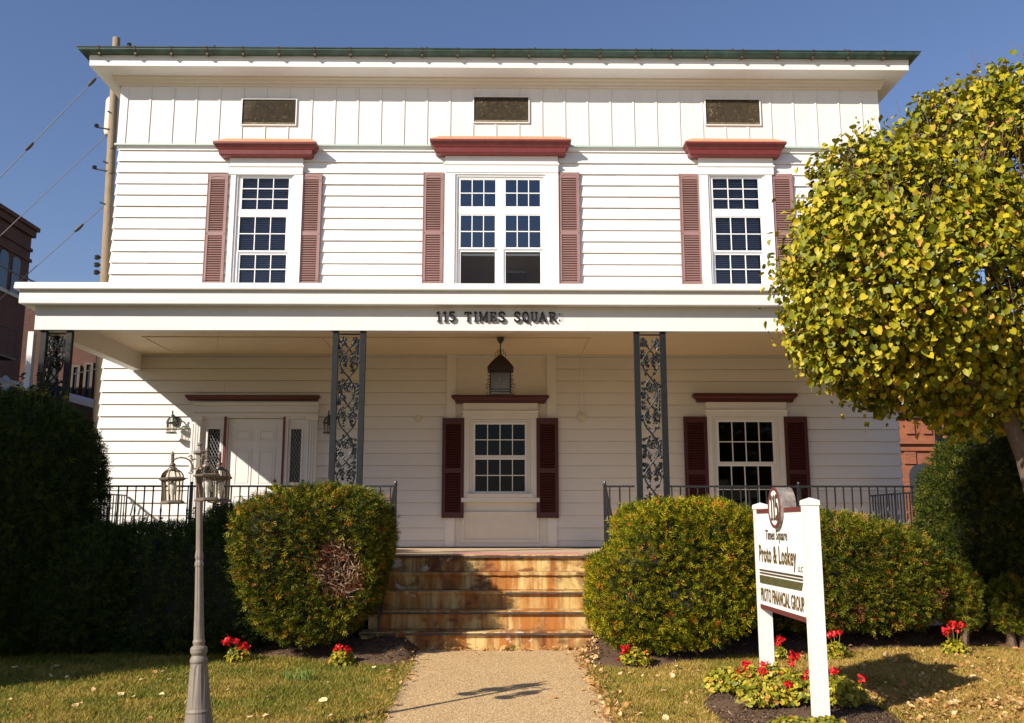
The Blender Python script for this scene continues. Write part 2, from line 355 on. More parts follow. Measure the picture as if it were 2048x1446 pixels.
# ================================================================== HOUSE
YW = 15.6; YB = 12.25
HW = (P(1795, 825, YW)[0] - P(208, 729, YW)[0]) / 2
house = thing('white_house', (0, YW, 0), 'two storey white clapboard house with maroon window cornices and a deep front porch', 'house')
CX = 0.0
zF0 = P(1000, 291, YW-.05)[2]; zF1 = P(1000, 176, YW)[2]      # frieze
zFl = 1.0                                                      # porch floor
# ---- openings (photo pixels -> wall plane)
UPW = [  # casing, units(rect,cols,rows), header top y, cornice(x0,y0,x1,y1)
  dict(cas=(459,349,604,572), units=[(481,354,582,424,3,3,'blind'),(475,431,576,506,3,2,'blind'),(475,506,576,572,3,2,'blind2')], hdr=(457,312,608,349), cor=(427,285,633,310)),
  dict(cas=(889,345,1117,572), units=[(917,357,995,418,3,2,'blue'),(1007,357,1084,418,3,2,'blue'),(917,428,994,500,3,2,'blue2'),(1007,428,1085,500,3,2,'blue2'),(917,500,994,572,1,1,'room'),(1007,500,1085,572,1,1,'room')], hdr=(888,308,1118,345), cor=(860,280,1142,306)),
  dict(cas=(1400,349,1546,572), units=[(1421,355,1520,423,3,3,'blind'),(1427,432,1526,506,3,2,'blind'),(1427,506,1526,572,3,2,'blind2')], hdr=(1395,312,1548,349), cor=(1370,285,1572,310)),
]
LOW = [
  dict(cas=(925,835,1077,1004), units=[(946,845,1054,915,4,2,'dark'),(946,915,1054,987,4,2,'dark')], hdr=(924,806,1078,835), cor=(903,793,1098,806)),
  dict(cas=(1411,833,1574,1062), units=[(1433,840,1549,928,4,2,'dark'),(1433,928,1549,1030,4,2,'dark')], hdr=(1409,804,1575,833), cor=(1386,790,1595,804)),
]
DOORR = rect(382, 806, 634, 1090, YW); DOORR = (DOORR[0], DOORR[1], 1.02, DOORR[3])
CENT = rect(893, 711, 1112, 1090, YW); CENT = (CENT[0], CENT[1], 1.02, CENT[3])
holes = []
for w in UPW + LOW:
    r = rect(*w['cas'], YW); w['r'] = r; holes.append((r[0]+.02, r[1]-.02, r[2]+.02, r[3]-.02))
holes2 = [h for i, h in enumerate(holes) if i != 3] + [DOORR, CENT]
zl0 = P(300, 345.5, YW)[2]; CH = .2005
z0 = zl0 - CH*math.ceil((zl0 - 1.02)/CH)
mb = MB(); zb = z0
courses = []
while zb < zF0 + .05: courses.append(zb); zb += CH
def offz(zb, z): return .004 + .026*(1-(z-zb)/CH)
for zb in courses:
    a, b = max(zb, 1.02), min(zb+CH, zF0+.08)
    cuts = sorted(set([a, b] + [z for h in holes2 for z in h[2:] if a < z < b]))
    for c, d in zip(cuts[:-1], cuts[1:]):
        segs = [(-HW, HW)]
        for h in holes2:
            if h[2] < (c+d)/2 < h[3]:
                ns = []
                for s0, s1 in segs:
                    if h[1] <= s0 or h[0] >= s1: ns.append((s0, s1)); continue
                    if h[0] > s0: ns.append((s0, h[0]))
                    if h[1] < s1: ns.append((h[1], s1))
                segs = ns
        for s0, s1 in segs:
            js = [s0] + ([s0+(s1-s0)*random.uniform(.2,.8)] if s1-s0 > 1.6 else []) + [s1]
            for s0, s1 in zip(js[:-1], js[1:]):
                j, j2 = random.uniform(-.002, .002), random.uniform(-.0015, .0015); s1 -= .0015
                yc, yd = YW-offz(zb,c)+j, YW-offz(zb,d)+j
                mb.add([(s0,yc,c),(s1,yc+j2,c),(s1,yd+j2,d),(s0,yd,d)], [(0,1,2,3)])
                if c == a: mb.add([(s0,YW,c),(s1,YW,c),(s1,yc+j2,c),(s0,yc,c)], [(0,1,2,3)], 1)  # lap underside in the darker tone, as painted shade
                if d == b: mb.add([(s0,yd-.0012,d-.005),(s1,yd+j2-.0012,d-.005),(s1,yd+j2-.0012,d),(s0,yd-.0012,d)], [(0,1,2,3)], 1)  # thin dark strip standing in for the shade below the next lap
# side walls as wedge courses
D = 7.0
for sx in (-1, 1):
    for zb in courses:
        a, b = max(zb, 1.02), min(zb+CH, zF0+.08); xa, xb = sx*(HW+offz(zb,a)), sx*(HW+offz(zb,b)); x0 = sx*(HW-.02)
        mb.add([(x0,YW-.004,a),(xa,YW-.004,a),(xb,YW-.004,b),(x0,YW-.004,b),(x0,YW+D,a),(xa,YW+D,a),(xb,YW+D,b),(x0,YW+D,b)],
               [(0,1,2,3),(4,7,6,5),(1,5,6,2),(0,4,5,1)])
mb.box(-HW, HW, YW+D, YW+D+.1, 0, zF0+.1)
mb.box(-HW+.02, HW-.02, YW+.001, YW+.019, 1.02, zF0+.06) if False else None
mb.build('siding', [M['siding'], M['lap_shade']], house)
MB().box(-HW+.03, HW-.03, YW+.02, YW+D-.02, -.5, 1.01).build('foundation', M['stone'], house)
# corner boards
cb = MB()
# ---- frieze, crown, soffit, fascia, gutter, roof
fp = .05; FX = HW + .03
fz = MB().stepped(-FX, FX, YW, [(zF0, fp, 0), (zF1, fp, 0)], back=D)
# battens
s = .4; nb = int(2*FX/s); off = P(1083, 250, YW)[0] % s
x = -FX + ((off + FX) % s)
vents = [rect(483,198,594,252,YW-fp), rect(946,193,1059,247,YW-fp), rect(1409,198,1521,252,YW-fp)]
while x < FX:
    segs = [(zF0+.005, zF1)]
    for v in vents:
        if v[0]-.02 < x < v[1]+.02: segs = [(zF0+.005, v[2]-.02), (v[3]+.02, zF1)]
    for a, b in segs: fz.box(x-.016, x+.016, YW-fp-.014, YW-fp+.001, a, b)
    x += s
for sx in (-1, 1):
    for k in range(1, int(D/s)): fz.box(min(sx*FX, sx*(FX+.014)), max(sx*FX, sx*(FX+.014)), YW-fp+k*s-.016, YW-fp+k*s+.016, zF0+.005, zF1)
fz.build('frieze', M['frieze'], house)
dr = MB().stepped(-FX, FX, YW, [(zF0-.035, fp+.005, .005), (zF0-.03, fp+.035, .035), (zF0+.0, fp+.03, .03), (zF0+.012, fp+.003, .003)], back=D)
dr.build('drip_edge', M['flash'], house)
dr2 = MB().stepped(-HW, HW, YW, [(zF0-.075, .028, .028), (zF0-.036, .04, .04)], back=D); dr2.build('frieze_moulding', M['white'], house)
zC0 = P(1000, 174, YW-.1)[2]; zS = P(1000, 135, YW-.51)[2]; zG0 = P(1000, 113, YW-.55)[2]; zG1 = P(1000, 97, YW-.67)[2]
o = .51; sd_ = .40   # front overhang, side overhang
MB().stepped(-HW, HW, YW, [(zC0, .075, .075), (zC0+.02, .09, .09), (zC0+.05, .09, .09), (zC0+.07, .115, .115), (zS-.05, .125, .125), (zS-.03, .15, .15), (zS+.0, .155, .155)], back=D).build('crown_board', M['soffit'], house)
sf = MB().stepped(-HW, HW, YW, [(zS+.012, o-.03, sd_-.03), (zS+.03, o-.03, sd_-.03)], back=D+.4); sf.build('soffit', M['soffit'], house)
MB().stepped(-HW, HW, YW, [(zS-.002, o-.028, sd_-.028), (zS-.004, o-.002, sd_-.002), (zS+.11, o, sd_), (zS+.115, o+.006, sd_+.006), (zG0+.10, o+.006, sd_+.006)], back=D+.4).build('fascia', M['white'], house)
gp = [(0.0, .012), (.0, .07), (.012, .105), (.035, .130), (.07, .147), (.11, .15), (.118, .165), (.128, .165), (.13, .15)]
gh = (zG1 - zG0) / .13
gut = MB().stepped(-HW, HW, YW, [(zG0 + z*gh, o+p_, sd_+p_) for z, p_ in gp], back=D+.5).build('gutter', M['copper'], house)
x = -HW - sd_ + .2
while x < HW + sd_:
    gbk = MB()
    for (za, pa), (zb_, pb) in zip(gp[:-1], gp[1:]):
        yA, yB = YW-o-pa-.006, YW-o-pb-.006
        gbk.add([(x-.011,yA,zG0+za*gh),(x+.011,yA,zG0+za*gh),(x+.011,yB,zG0+zb_*gh),(x-.011,yB,zG0+zb_*gh)], [(0,1,2,3)])
        gbk.add([(x-.011,yA+.012,zG0+za*gh),(x-.011,yA,zG0+za*gh),(x-.011,yB,zG0+zb_*gh),(x-.011,yB+.012,zG0+zb_*gh)], [(0,1,2,3)])
        gbk.add([(x+.011,yA+.012,zG0+za*gh),(x+.011,yA,zG0+za*gh),(x+.011,yB,zG0+zb_*gh),(x+.011,yB+.012,zG0+zb_*gh)], [(3,2,1,0)])
    gbk.box(x-.018, x+.018, YW-o-.11, YW-o-.03, zG0-.03, zG0+.002)
    gbk.box(x-.012, x+.012, YW-o-.175, YW-o+.02, zG1+.002, zG1+.012)
    gbk.build('gutter_bracket', M['brown'], gut)
    x += .605
rx = HW + sd_ + .16
rf = MB().loft([[(-rx,YW-o-.16,zG1+.004),(rx,YW-o-.16,zG1+.004),(rx,YW+D+.5,zG1+.004),(-rx,YW+D+.5,zG1+.004)], [(-rx+.12,YW-o+.02,zG1+.05),(rx-.12,YW-o+.02,zG1+.05),(rx-.12,YW+D+.38,zG1+.05),(-rx+.12,YW+D+.38,zG1+.05)],
      [(-3,YW+3.2,zG1+.8),(3,YW+3.2,zG1+.8),(3,YW+3.9,zG1+.8),(-3,YW+3.9,zG1+.8)]])
for px in (268, 437, 856, 1069, 1298, 1458):
    x = P(px, 97, YW-.3)[0]; rf.lathe([(.025,0),(.03,.03),(.012,.06),(.0,.075)], (x, YW-o-.02, zG1+.04), 8)
x = P(1685, 100, YW-.2)[0]; rf.lathe([(.13,0),(.10,.10),(.05,.14),(.03,.19),(0,.2)], (x, YW-.3, zG1+.02), 9)
rf.build('roof', M['roof'], house)
# ---- vents
for i, v in enumerate(vents):
    m = MB(); yy = YW-fp
    m.plate(v, [(v[0]+.018, v[1]-.018, v[2]+.018, v[3]-.018)], yy-.03, yy-.002)
    vf = m.build('attic_vent', M['white'], house)
    m = MB().box(v[0]+.012, v[1]-.012, yy-.006, yy-.002, v[2]+.012, v[3]-.012); m.build('vent_opening', mat('vent_dark%d' % i, (.012,.010,.006), .9, col2=(.07,.05,.02), vscale=14), vf)
    m = MB()
    for k in range(34):                                    # diamond mesh wires
        t = k/33; W = v[1]-v[0]-.08; H = v[3]-v[2]-.08; xx = v[0]+.04+t*W
        for sgn in (-1, 1):
            x1 = xx + sgn*H*.55; x1c = min(max(x1, v[0]+.04), v[1]-.04); tt = (x1c-xx)/(sgn*H*.55) if H else 1
            m.tube([(xx, yy-.02-.002*sgn, v[2]+.04), (x1c, yy-.02-.002*sgn, v[2]+.04+H*tt)], .0022, 3)
    rv = random.Random(40+i)
    for k in range(26):                                    # cast scroll grille
        sg = 1 if k % 2 else -1; cx_ = (v[0]+v[1])/2 + sg*rv.uniform(.03, (v[1]-v[0])/2-.09); cz = rv.uniform(v[2]+.09, v[3]-.10); r0 = rv.uniform(.018, .045); ph = rv.uniform(0, 6.28); ln = rv.uniform(2.5, 7)
        m.tube([(cx_+r0*math.cos(a+ph)*(1-a/12), yy-.012, cz+r0*math.sin(a+ph)*(1-a/12)) for a in np.linspace(0, ln, 12)], rv.uniform(.003, .007), 4, 1)
    m.box(v[0]+.035, v[1]-.035, yy-.026, yy-.01, v[2]+.035, v[2]+.05, 1)
    m.build('vent_grille', [M['brown'], mat('vent_gold%d' % i, (.24,.19,.10), .5, var=.6, vscale=20)], vf)
# ---- windows
def build_window(w, upper, lab=None):
    r = w['r']; units = [(rect(*u[:4], YW), u[4], u[5], u[6]) for u in w['units']]
    m = MB().plate(r, [u[0] for u in units], YW-.035, YW+.09)
    # raised casing boards on both sides and top, sill
    ux0 = min(u[0][0] for u in units); ux1 = max(u[0][1] for u in units); uz1 = max(u[0][3] for u in units); uz0 = min(u[0][2] for u in units)
    g = .012
    m.box(r[0], ux0-.055, YW-.083, YW-.03, r[2], r[3]); m.box(ux1+.055, r[1], YW-.083, YW-.03, r[2], r[3])
    m.box(ux0-.055, ux1+.055, YW-.0815, YW-.031, uz1+.045, r[3]-.001)
    # inner stop moulding
    m.box(ux0-.053, ux0-.02, YW-.06, YW-.03, uz0, uz1+.045); m.box(ux1+.02, ux1+.053, YW-.06, YW-.03, uz0, uz1+.045)
    m.box(ux0-.02, ux1+.02, YW-.06, YW-.03, uz1+.012, uz1+.04)
    if not upper:
        m.box(ux0-.09, ux1+.09, YW-.12, YW-.03, uz0-.07, uz0-.005); m.box(r[0]-.01, r[1]+.01, YW-.10, YW-.03, uz0-.14, uz0-.072)
    wo = m.build('window', M['white'], house, **({'label': lab} if lab else {}))
    # entablature above
    h = rect(*w['hdr'], YW-.08); hz = h[3]-h[2]
    m = MB().stepped(h[0]+.02, h[1]-.02, YW, [(h[2], .095, .004), (h[2]+hz*.36, .095, .004), (h[2]+hz*.37, .10, .012), (h[2]+hz*.42, .115, .025), (h[2]+hz*.50, .105, .015), (h[2]+hz*.52, .09, 0), (h[3]+.01, .09, 0)])
    m.build('entablature', M['white'], wo)
    c = w['cor']; pr = .29 if upper else .14
    cr = rect(*c, YW-pr*.8); H = cr[3]-cr[2]; e0 = cr[0]; e1 = cr[1]; k = (.115 if upper else .08)
    lv = [(cr[2], pr*.66, -k), (cr[2]+H*.10, pr*.69, -k*.82), (cr[2]+H*.12, pr*.72, -k*.75), (cr[2]+H*.48, pr*.74, -k*.68), (cr[2]+H*.50, pr*.78, -k*.5), (cr[2]+H*.62, pr*.82, -k*.3), (cr[2]+H*.80, pr*.92, -k*.12), (cr[2]+H*.82, pr, 0), (cr[2]+H*.95, pr, 0)]
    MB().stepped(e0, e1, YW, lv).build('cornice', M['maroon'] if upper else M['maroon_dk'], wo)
    zt = cr[2]+H*.95
    MB().stepped(e0, e1, YW, [(zt+.001, pr+.004, .004), (zt+.012, pr+.004, .004), (zt+(.16 if upper else .03), .05 if upper else pr*.9, -.16 if upper else -.02)]).build('cornice_top', M['wood_top'] if upper else M['maroon_dk'], wo)
    for n, (u, nc, nr, kind) in enumerate(units):
        fr = .035; gl = (u[0]+fr, u[1]-fr, u[2]+(fr if kind != 'x' else 0), u[3]-fr)
        ph = []; mt = .0068
        for i in range(nc):
            for j in range(nr):
                W = (gl[1]-gl[0])/nc; Hh = (gl[3]-gl[2])/nr
                ph.append((gl[0]+i*W+(mt if i else 0), gl[0]+(i+1)*W-(mt if i < nc-1 else 0), gl[2]+j*Hh+(mt if j else 0), gl[2]+(j+1)*Hh-(mt if j < nr-1 else 0)))
        dy = .0 if kind in ('blind2', 'room') or (kind == 'dark' and n) else -.018
        m = MB().plate((u[0]+.001, u[1]-.001, u[2]+.001, u[3]-.001), ph, YW-.012+dy, YW+.022+dy)
        m.box(u[0]+.004, u[1]-.004, YW-.022+dy, YW-.012+dy, u[3]-.016, u[3]-.004); m.box(u[0]+.004, u[1]-.004, YW-.022+dy, YW-.012+dy, u[2]+.004, u[2]+.014)
        sh = m.build('sash', M['sash'], wo)
        g_ = M['glassb'] if kind.startswith('blue') else M['glassr'] if kind == 'room' else M['glassp'] if kind == 'dark' else M['glass']
        MB().add([(gl[0]-.01,YW+.006+dy,gl[2]-.01),(gl[1]+.01,YW+.006+dy,gl[2]-.01),(gl[1]+.01,YW+.006+dy,gl[3]+.01),(gl[0]-.01,YW+.006+dy,gl[3]+.01)], [(0,1,2,3)]).build('pane', g_, wo)
        if kind.startswith('blind'):
            m = MB(); z = gl[2]+.01
            while z < gl[3]:
                m.add([(gl[0],YW+.075,z),(gl[1],YW+.075,z),(gl[1],YW+.095,z+.028),(gl[0],YW+.095,z+.028)], [(0,1,2,3)]); z += .034
            m.build('blind', M['blind'], wo)
        if kind == 'blue2':
            m = MB()
            m.box(gl[0]+.04, gl[1]-.04, YW+.045, YW+.06, gl[3]-.06, gl[3]-.035); m.box(gl[0]+.07, gl[1]-.05, YW+.05, YW+.06, gl[2]+.245, gl[2]+.262)
            m.build('blind_rail', M['sash'], wo)
        if kind == 'room':
            m = MB().box(gl[0]+.01, gl[1]-.01, YW+.04, YW+.06, gl[3]-.055, gl[3]-.02); m.build('blind_rail', M['sash'], wo)
    # dark room behind
    m = MB(); a, b, c_, d_ = ux0-.15, ux1+.15, uz0-.1, uz1+.08; dp = 1.6
    m.add([(a,YW+.1,c_),(b,YW+.1,c_),(b,YW+.1,d_),(a,YW+.1,d_),(a,YW+dp,c_),(b,YW+dp,c_),(b,YW+dp,d_),(a,YW+dp,d_)], [(4,5,6,7),(0,4,7,3),(1,2,6,5),(3,7,6,2),(0,1,5,4)])
    m.build('room_recess', M['room'] if any(u[3]=='room' for u in units) else M['dark'], wo)
    if any(u[3] == 'room' for u in units):
        u = [q for q in units if q[3] == 'room']; z = u[0][0][2]
        m = MB().box(u[1][0][0]+.08, u[1][0][1]-.25, YW+1.0, YW+1.5, z+.50, z+.54); m.build('ceiling_light', M['white_plain'], wo)
        m = MB().plate((u[0][0][0]+.12, u[0][0][1]-.1, z-.1, z+.24), [(u[0][0][0]+.15, u[0][0][1]-.13, z-.1, z+.21)], YW+1.5, YW+1.52); m.build('picture_frame', M['grey'], wo)
    return wo
for w in UPW: build_window(w, True)
# ---- centre panel (flush recessed bay with boards)
m = MB(); cz0 = 1.02; cz1 = CENT[3]; pw = .145
hole4 = holes[3]
m.plate((CENT[0]+pw, CENT[1]-pw, cz0, cz1), [hole4], YW-.004, YW+.03)
m.build('bay_panel', mat('stucco_panel', (.69,.65,.58), .8, var=.03, bump=.35, bscale=45), house)
m = MB(); 
for a, b in ((CENT[0]-.005, CENT[0]+pw), (CENT[1]-pw, CENT[1]+.005)): m.box(a, b, YW-.045, YW+.02, cz0, cz1+.03)
m.box(CENT[0]+pw, CENT[1]-pw, YW-.02, YW+.02, cz1-.04, cz1+.03)
wc = LOW[0]['r']; zz = wc[2]-.16
m.plate((wc[0]-.0, wc[1]+.0, cz0+.08, zz), [(wc[0]+.03, wc[1]-.03, cz0+.11, zz-.03)], YW-.03, YW+.0)
m.box(CENT[0]+pw, CENT[1]-pw, YW-.016, YW, cz0, cz0+.05)
m.build('bay_trim', M['white'], house)
for w in LOW: build_window(w, False)
# ---- shutters
def shutter(x0, y0, x1, y1, mt, YW=YW):
    r = rect(x0, y0, x1, y1, YW-.05); W = r[1]-r[0]; H = r[3]-r[2]; st_ = .055
    zc = r[2]+H*.47; op = [(r[0]+st_, r[1]-st_, r[2]+.09, zc-.035), (r[0]+st_, r[1]-st_, zc+.035, r[3]-.10)]
    m = MB().plate(r, op, YW-.062, YW-.026)
    m.box(r[0]+.004, r[0]+.014, YW-.068, YW-.062, r[2], r[3]); m.box(r[1]-.014, r[1]-.004, YW-.068, YW-.062, r[2], r[3])
    m.box(r[0]+st_, r[1]-st_, YW-.035, YW-.0262, r[2]+.05, r[3]-.05)
    for o_ in op:
        n = max(4, int((o_[3]-o_[2])/.040)); dz = (o_[3]-o_[2])/n
        for k in range(n):
            z = o_[2]+k*dz
            m.add([(o_[0],YW-.064,z+.004),(o_[1],YW-.064,z+.004),(o_[1],YW-.036,z+dz*.85),(o_[0],YW-.036,z+dz*.85),(o_[0],YW-.056,z-.001),(o_[1],YW-.056,z-.001)], [(0,1,2,3),(4,5,1,0)])
    # small arch above the louvres and screw caps
    xm = (r[0]+r[1])/2
    m.tube([(xm+(W/2-st_)*math.cos(a), YW-.063, r[3]-.075+.03*math.sin(a)) for a in np.linspace(0, math.pi, 9)], .006, 4)
    for z in (r[3]-.12, zc, r[2]+.12):
        for xx in (r[0]+.028, r[1]-.028): m.lathe([(.011,-.004),(.011,.004)], (xx, YW-.064, z), 6)
    return m.build('shutter', mt, house)
for x0, x1 in ((410,452),(599,641),(845,887),(1117,1160),(1361,1404),(1547,1590)):
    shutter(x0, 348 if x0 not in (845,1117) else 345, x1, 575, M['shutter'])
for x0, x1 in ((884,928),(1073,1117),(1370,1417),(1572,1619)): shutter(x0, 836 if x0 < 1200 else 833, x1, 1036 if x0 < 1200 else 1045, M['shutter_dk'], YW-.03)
# ---- entrance
Z = lambda y, Y=YW: P(500, y, Y)[2]
Xd = lambda x, y=930, Y=YW: P(x, y, Y)[0]
dr_ = (Xd(454), Xd(564), 1.02, Z(838))
sl1 = (Xd(404), Xd(446), 1.02, Z(838)); sl2 = (Xd(575), Xd(612), 1.02, Z(838))
m = MB().plate(DOORR, [(dr_[0]-.01, dr_[1]+.01, 1.0, dr_[3]+.01), sl1, sl2], YW-.05, YW+.1)
# header bands
d0, d1 = DOORR[0], DOORR[1]
m.box(d0, d1, YW-.10, YW-.05, Z(812), Z(806)); m.box(d0, d1, YW-.07, YW-.05, Z(826), Z(812)-.002)
m.box(d0+.02, d1-.02, YW-.085, YW-.05, Z(834), Z(828))
# fluted pilasters
for a, b in ((Xd(381), Xd(401)), (Xd(613), Xd(634))):
    m.box(a, b, YW-.075, YW-.05, 1.02, Z(842)-.002); m.box(a-.012, b+.012, YW-.10, YW-.05, Z(842), Z(832)); m.box(a-.01, b+.01, YW-.09, YW-.05, 1.02, 1.2)
    for k in range(4):
        xx = a + (b-a)*(.14+.24*k); m.box(xx-.013, xx+.013, YW-.092, YW-.0745, 1.25, Z(848))
dcase = m.build('door_surround', M['white'], house)
lv = [(Z(802), .08, -.04), (Z(800), .10, -.03), (Z(797), .12, -.015), (Z(794), .14, 0), (Z(792), .14, 0)]
MB().stepped(Xd(375,796), Xd(641,796), YW, lv).build('cornice', M['maroon_dk'], dcase)
m = MB().box(dr_[0], dr_[1], YW+.0, YW+.045, dr_[2], dr_[3])
W = dr_[1]-dr_[0]; H = dr_[3]-dr_[2]
for (a, b) in ((.13,.44),(.56,.87)):
    for (c, d) in ((.82,.92),(.47,.76),(.09,.40)):
        x0, x1, z0_, z1_ = dr_[0]+a*W, dr_[0]+b*W, dr_[2]+c*H, dr_[2]+d*H
        m.plate((x0, x1, z0_, z1_), [(x0+.022, x1-.022, z0_+.022, z1_-.022)], YW-.009, YW+.001)
        m.stepped(x0+.045, x1-.045, YW, [(z0_+.045, .0, 0), (z0_+.05, .008, 0), (z1_-.05, .008, 0), (z1_-.045, 0, 0)])
door = m.build('front_door', M['white'], house)
kz = Z(962); kx = Xd(551)
kn = MB(); kn.v = []; 
prof = [(.0,0),(.026,0),(.026,.008),(.010,.012),(.010,.03),(.024,.042),(.022,.058),(0,.066)]
kn.loft([[(kx + r_*math.cos(2*math.pi*k/12), YW-.0-z_, kz + r_*math.sin(2*math.pi*k/12)) for k in range(12)] for r_, z_ in prof])
kn.build('door_knob', mat('brass_old', (.20,.13,.05), .35, metal=.8), door, smooth=True)
m = MB()
for a, b in ((446, 451.5), (564.5, 569)): m.box(Xd(a), Xd(b), YW-.066, YW-.049, 1.02, Z(834))
m.build('jamb_stripe', M['maroon'], dcase)
for q, gx0, gx1, gy0, gy1 in ((sl1, 413, 438, 858, 962), (sl2, 580, 601, 858, 965)):
    gr = (Xd(gx0), Xd(gx1), Z(gy1), Z(gy0))
    m = MB().plate((q[0]+.002, q[1]-.002, 1.02, q[3]-.002), [gr], YW-.012, YW+.03)
    m.plate((gr[0]-.03, gr[1]+.03, gr[2]-.03, gr[3]+.03), [gr], YW-.022, YW-.012)
    so_ = m.build('sidelight', M['white'], dcase)
    MB().add([(gr[0],YW+.012,gr[2]),(gr[1],YW+.012,gr[2]),(gr[1],YW+.012,gr[3]),(gr[0],YW+.012,gr[3])], [(0,1,2,3)]).build('pane', M['glassp'], dcase)
    m = MB(); n = 9; W = gr[1]-gr[0]; H = gr[3]-gr[2]
    for k in range(-3, n+1):
        for sgn in (1, -1):
            za = gr[2]+H*k/n; zb2 = za + 1.9*W
            pa = [(gr[0] if sgn > 0 else gr[1]), za]; pb = [(gr[1] if sgn > 0 else gr[0]), zb2]
            if za < gr[2]: f = (gr[2]-za)/(zb2-za); pa = [pa[0]+(pb[0]-pa[0])*f, gr[2]]
            if zb2 > gr[3]: f = (gr[3]-za)/(zb2-za); pb = [pa[0]+(pb[0]-pa[0])*(gr[3]-pa[1])/max(1e-6,(pb[1]-pa[1])), gr[3]]
            if pb[1] > pa[1]+.001: m.tube([(pa[0],YW+.008-.001*sgn,pa[1]),(pb[0],YW+.008-.001*sgn,pb[1])], .0032, 3)
    m.build('leading', M['grey'], dcase)
    m = MB().box(gr[0]-.02, gr[1]+.02, YW+.09, YW+.1, gr[2]-.02, gr[3]+.02); m.build('curtain', M['dark'], dcase)
m = MB().box(kx+.44, kx+.455, YW-.034, YW-.012, kz-.09, kz+.02); m.build('handle', M['iron'], dcase)
MB().box(dr_[0]-.12, dr_[1]+.1, YW-.1, YW+.04, 1.003, 1.03).build('threshold', M['grey'], dcase)
# ---- porch roof
yL = YB
pz = lambda y, Y: P(1000, y, Y)[2]
PX = -P(70, 640, YB)[0]
zb0 = pz(661.5, YB); zb1 = pz(610, YB-.13); zb2 = pz(585, YB-.13); zb3 = pz(580, YB-.2); zb4 = pz(567, YB-.2)
bt = .165                                                      # beam thickness
m = MB()
m.box(-PX, PX, YB, YB+bt, zb0, zb1+.02)
for sx in (-1, 1): m.box(min(sx*PX, sx*(PX-bt)), max(sx*PX, sx*(PX-bt)), YB+bt, YW-.03, zb0, zb1+.02)
for px in (663/1.0, 746, 1175, 430):
    x = P(px, 640, YB)[0]; m.box(x-.0015, x+.0015, YB-.002, YB, zb0, zb1)
beam = m.build('porch_beam', M['white'], house)
e1 = .155; e2 = .205
m = MB().stepped(-PX, PX, YB, [(zb1, e1-.004, e1-.004), (zb1+.01, e1, e1), (zb2+.03, e1, e1)], back=YW-YB-.03)
m.build('porch_fascia', M['white'], house)
m = MB().stepped(-PX, PX, YB, [(zb2+.031, e1+.02, e1+.02), (zb3-.01, e2-.01, e2-.01), (zb3, e2, e2), (zb3+.012, e2+.004, e2+.004), (zb4, e2-.004, e2-.004)], back=YW-YB-.03)
m.build('porch_roof_edge', M['siding'], house)
zc = P(1000, 710, YW)[2]
m = MB().box(-PX+bt+.001, PX-bt-.001, YB+bt+.001, YW-.03, zc, zc+.04)
m.build('porch_ceiling', M['cream'], house)
# thin battens and raceway on the ceiling
m = MB(); yb_ = YB + .62
for px in (285, 840, 1183): 
    pass
def cl(px, py):                                                # ceiling point
    d = ray(px, py); t = (zc-EYE)/d[2]; return (d[0]*t, d[1]*t, zc)
a = cl(285, 673); b = cl(1182, 671)
m.box(a[0], b[0], a[1]-.012, a[1]+.012, zc-.014, zc-.001); m.box(a[0]-.012, a[0]+.012, a[1], YW-.3, zc-.014, zc-.002)
m.box(b[0]-.012, b[0]+.012, a[1], YW-.03, zc-.015, zc-.002); x_ = cl(640, 673)[0]; m.box(x_-.012, x_+.012, a[1], YW-.03, zc-.0155, zc-.002)
for px in (520, 842, 1320): x_ = cl(px, 680)[0]; m.box(x_-.002, x_+.002, YB+bt, YW-.03, zc-.003, zc)
m.box(-PX+bt, PX-bt, YB+bt+.001, YB+bt+.09, zc-.03, zc-.001)
m.build('ceiling_batten', M['cream'], house)
xb = P(1163, 760, YW)[0]; zt_ = P(1163, 826, YW)[2]
MB().box(xb-.011, xb+.011, YW-.04, YW-.02, zt_, zc-.001).build('conduit', M['white'], house)
def disc(name, px, py, r_, lab):
    x, _, z = P(px, py, YW); pr = [(r_,0),(r_,.02),(r_*.92,.032),(r_*.5,.036),(r_*.45,.045),(0,.047)]
    mm = MB().loft([[(x+q*math.cos(2*math.pi*k/24), YW-.022-d_, z+q*math.sin(2*math.pi*k/24)) for k in range(24)] for q, d_ in pr])
    return mm.build(name, M['white_plain'], None, label=lab, category='wall fitting')
disc('round_alarm', 1164, 835, .078, 'cream round alarm housing at the foot of the conduit right of the centre window')
disc('junction_cover', 836, 837, .058, 'flat round cream cover plate on the siding left of the centre window')
a = P(430, 664, YB+.25)
ch = MB()
for k in range(40):
    z = zc - .0 - k*.0115; ch.lathe([(0,-.005),(.0042,0),(0,.005)], (a[0], YB+.4, z), 5)
ch.build('pull_chain', M['grey'], None, label='thin beaded pull chain hanging from the porch ceiling near its left end', category='chain')
# downspout left front corner
xs_ = -PX+.0
m = MB().box(-PX-.085, -PX-.012, YB+.02, YB+.10, .1, zb0-.02)
m.build('downspout', M['white'], house)
# ---- floor slab
m = MB().stepped(-PX-.05, PX+.05, YB-.15, [(.2, -.05, -.05), (zFl-.09, -.05, -.05), (zFl-.089, 0, 0), (zFl, 0, 0)], back=YW-YB+.13)
m.build('porch_floor', M['concrete'], house)
MB().box(P(905,1108,12.2)[0], P(1165,1108,12.2)[0], YB-.14, YB+.62, zFl+.001, zFl+.007).build('door_mat', M['mat'], None, label='flat pink mat lying at the top of the porch steps', category='mat')
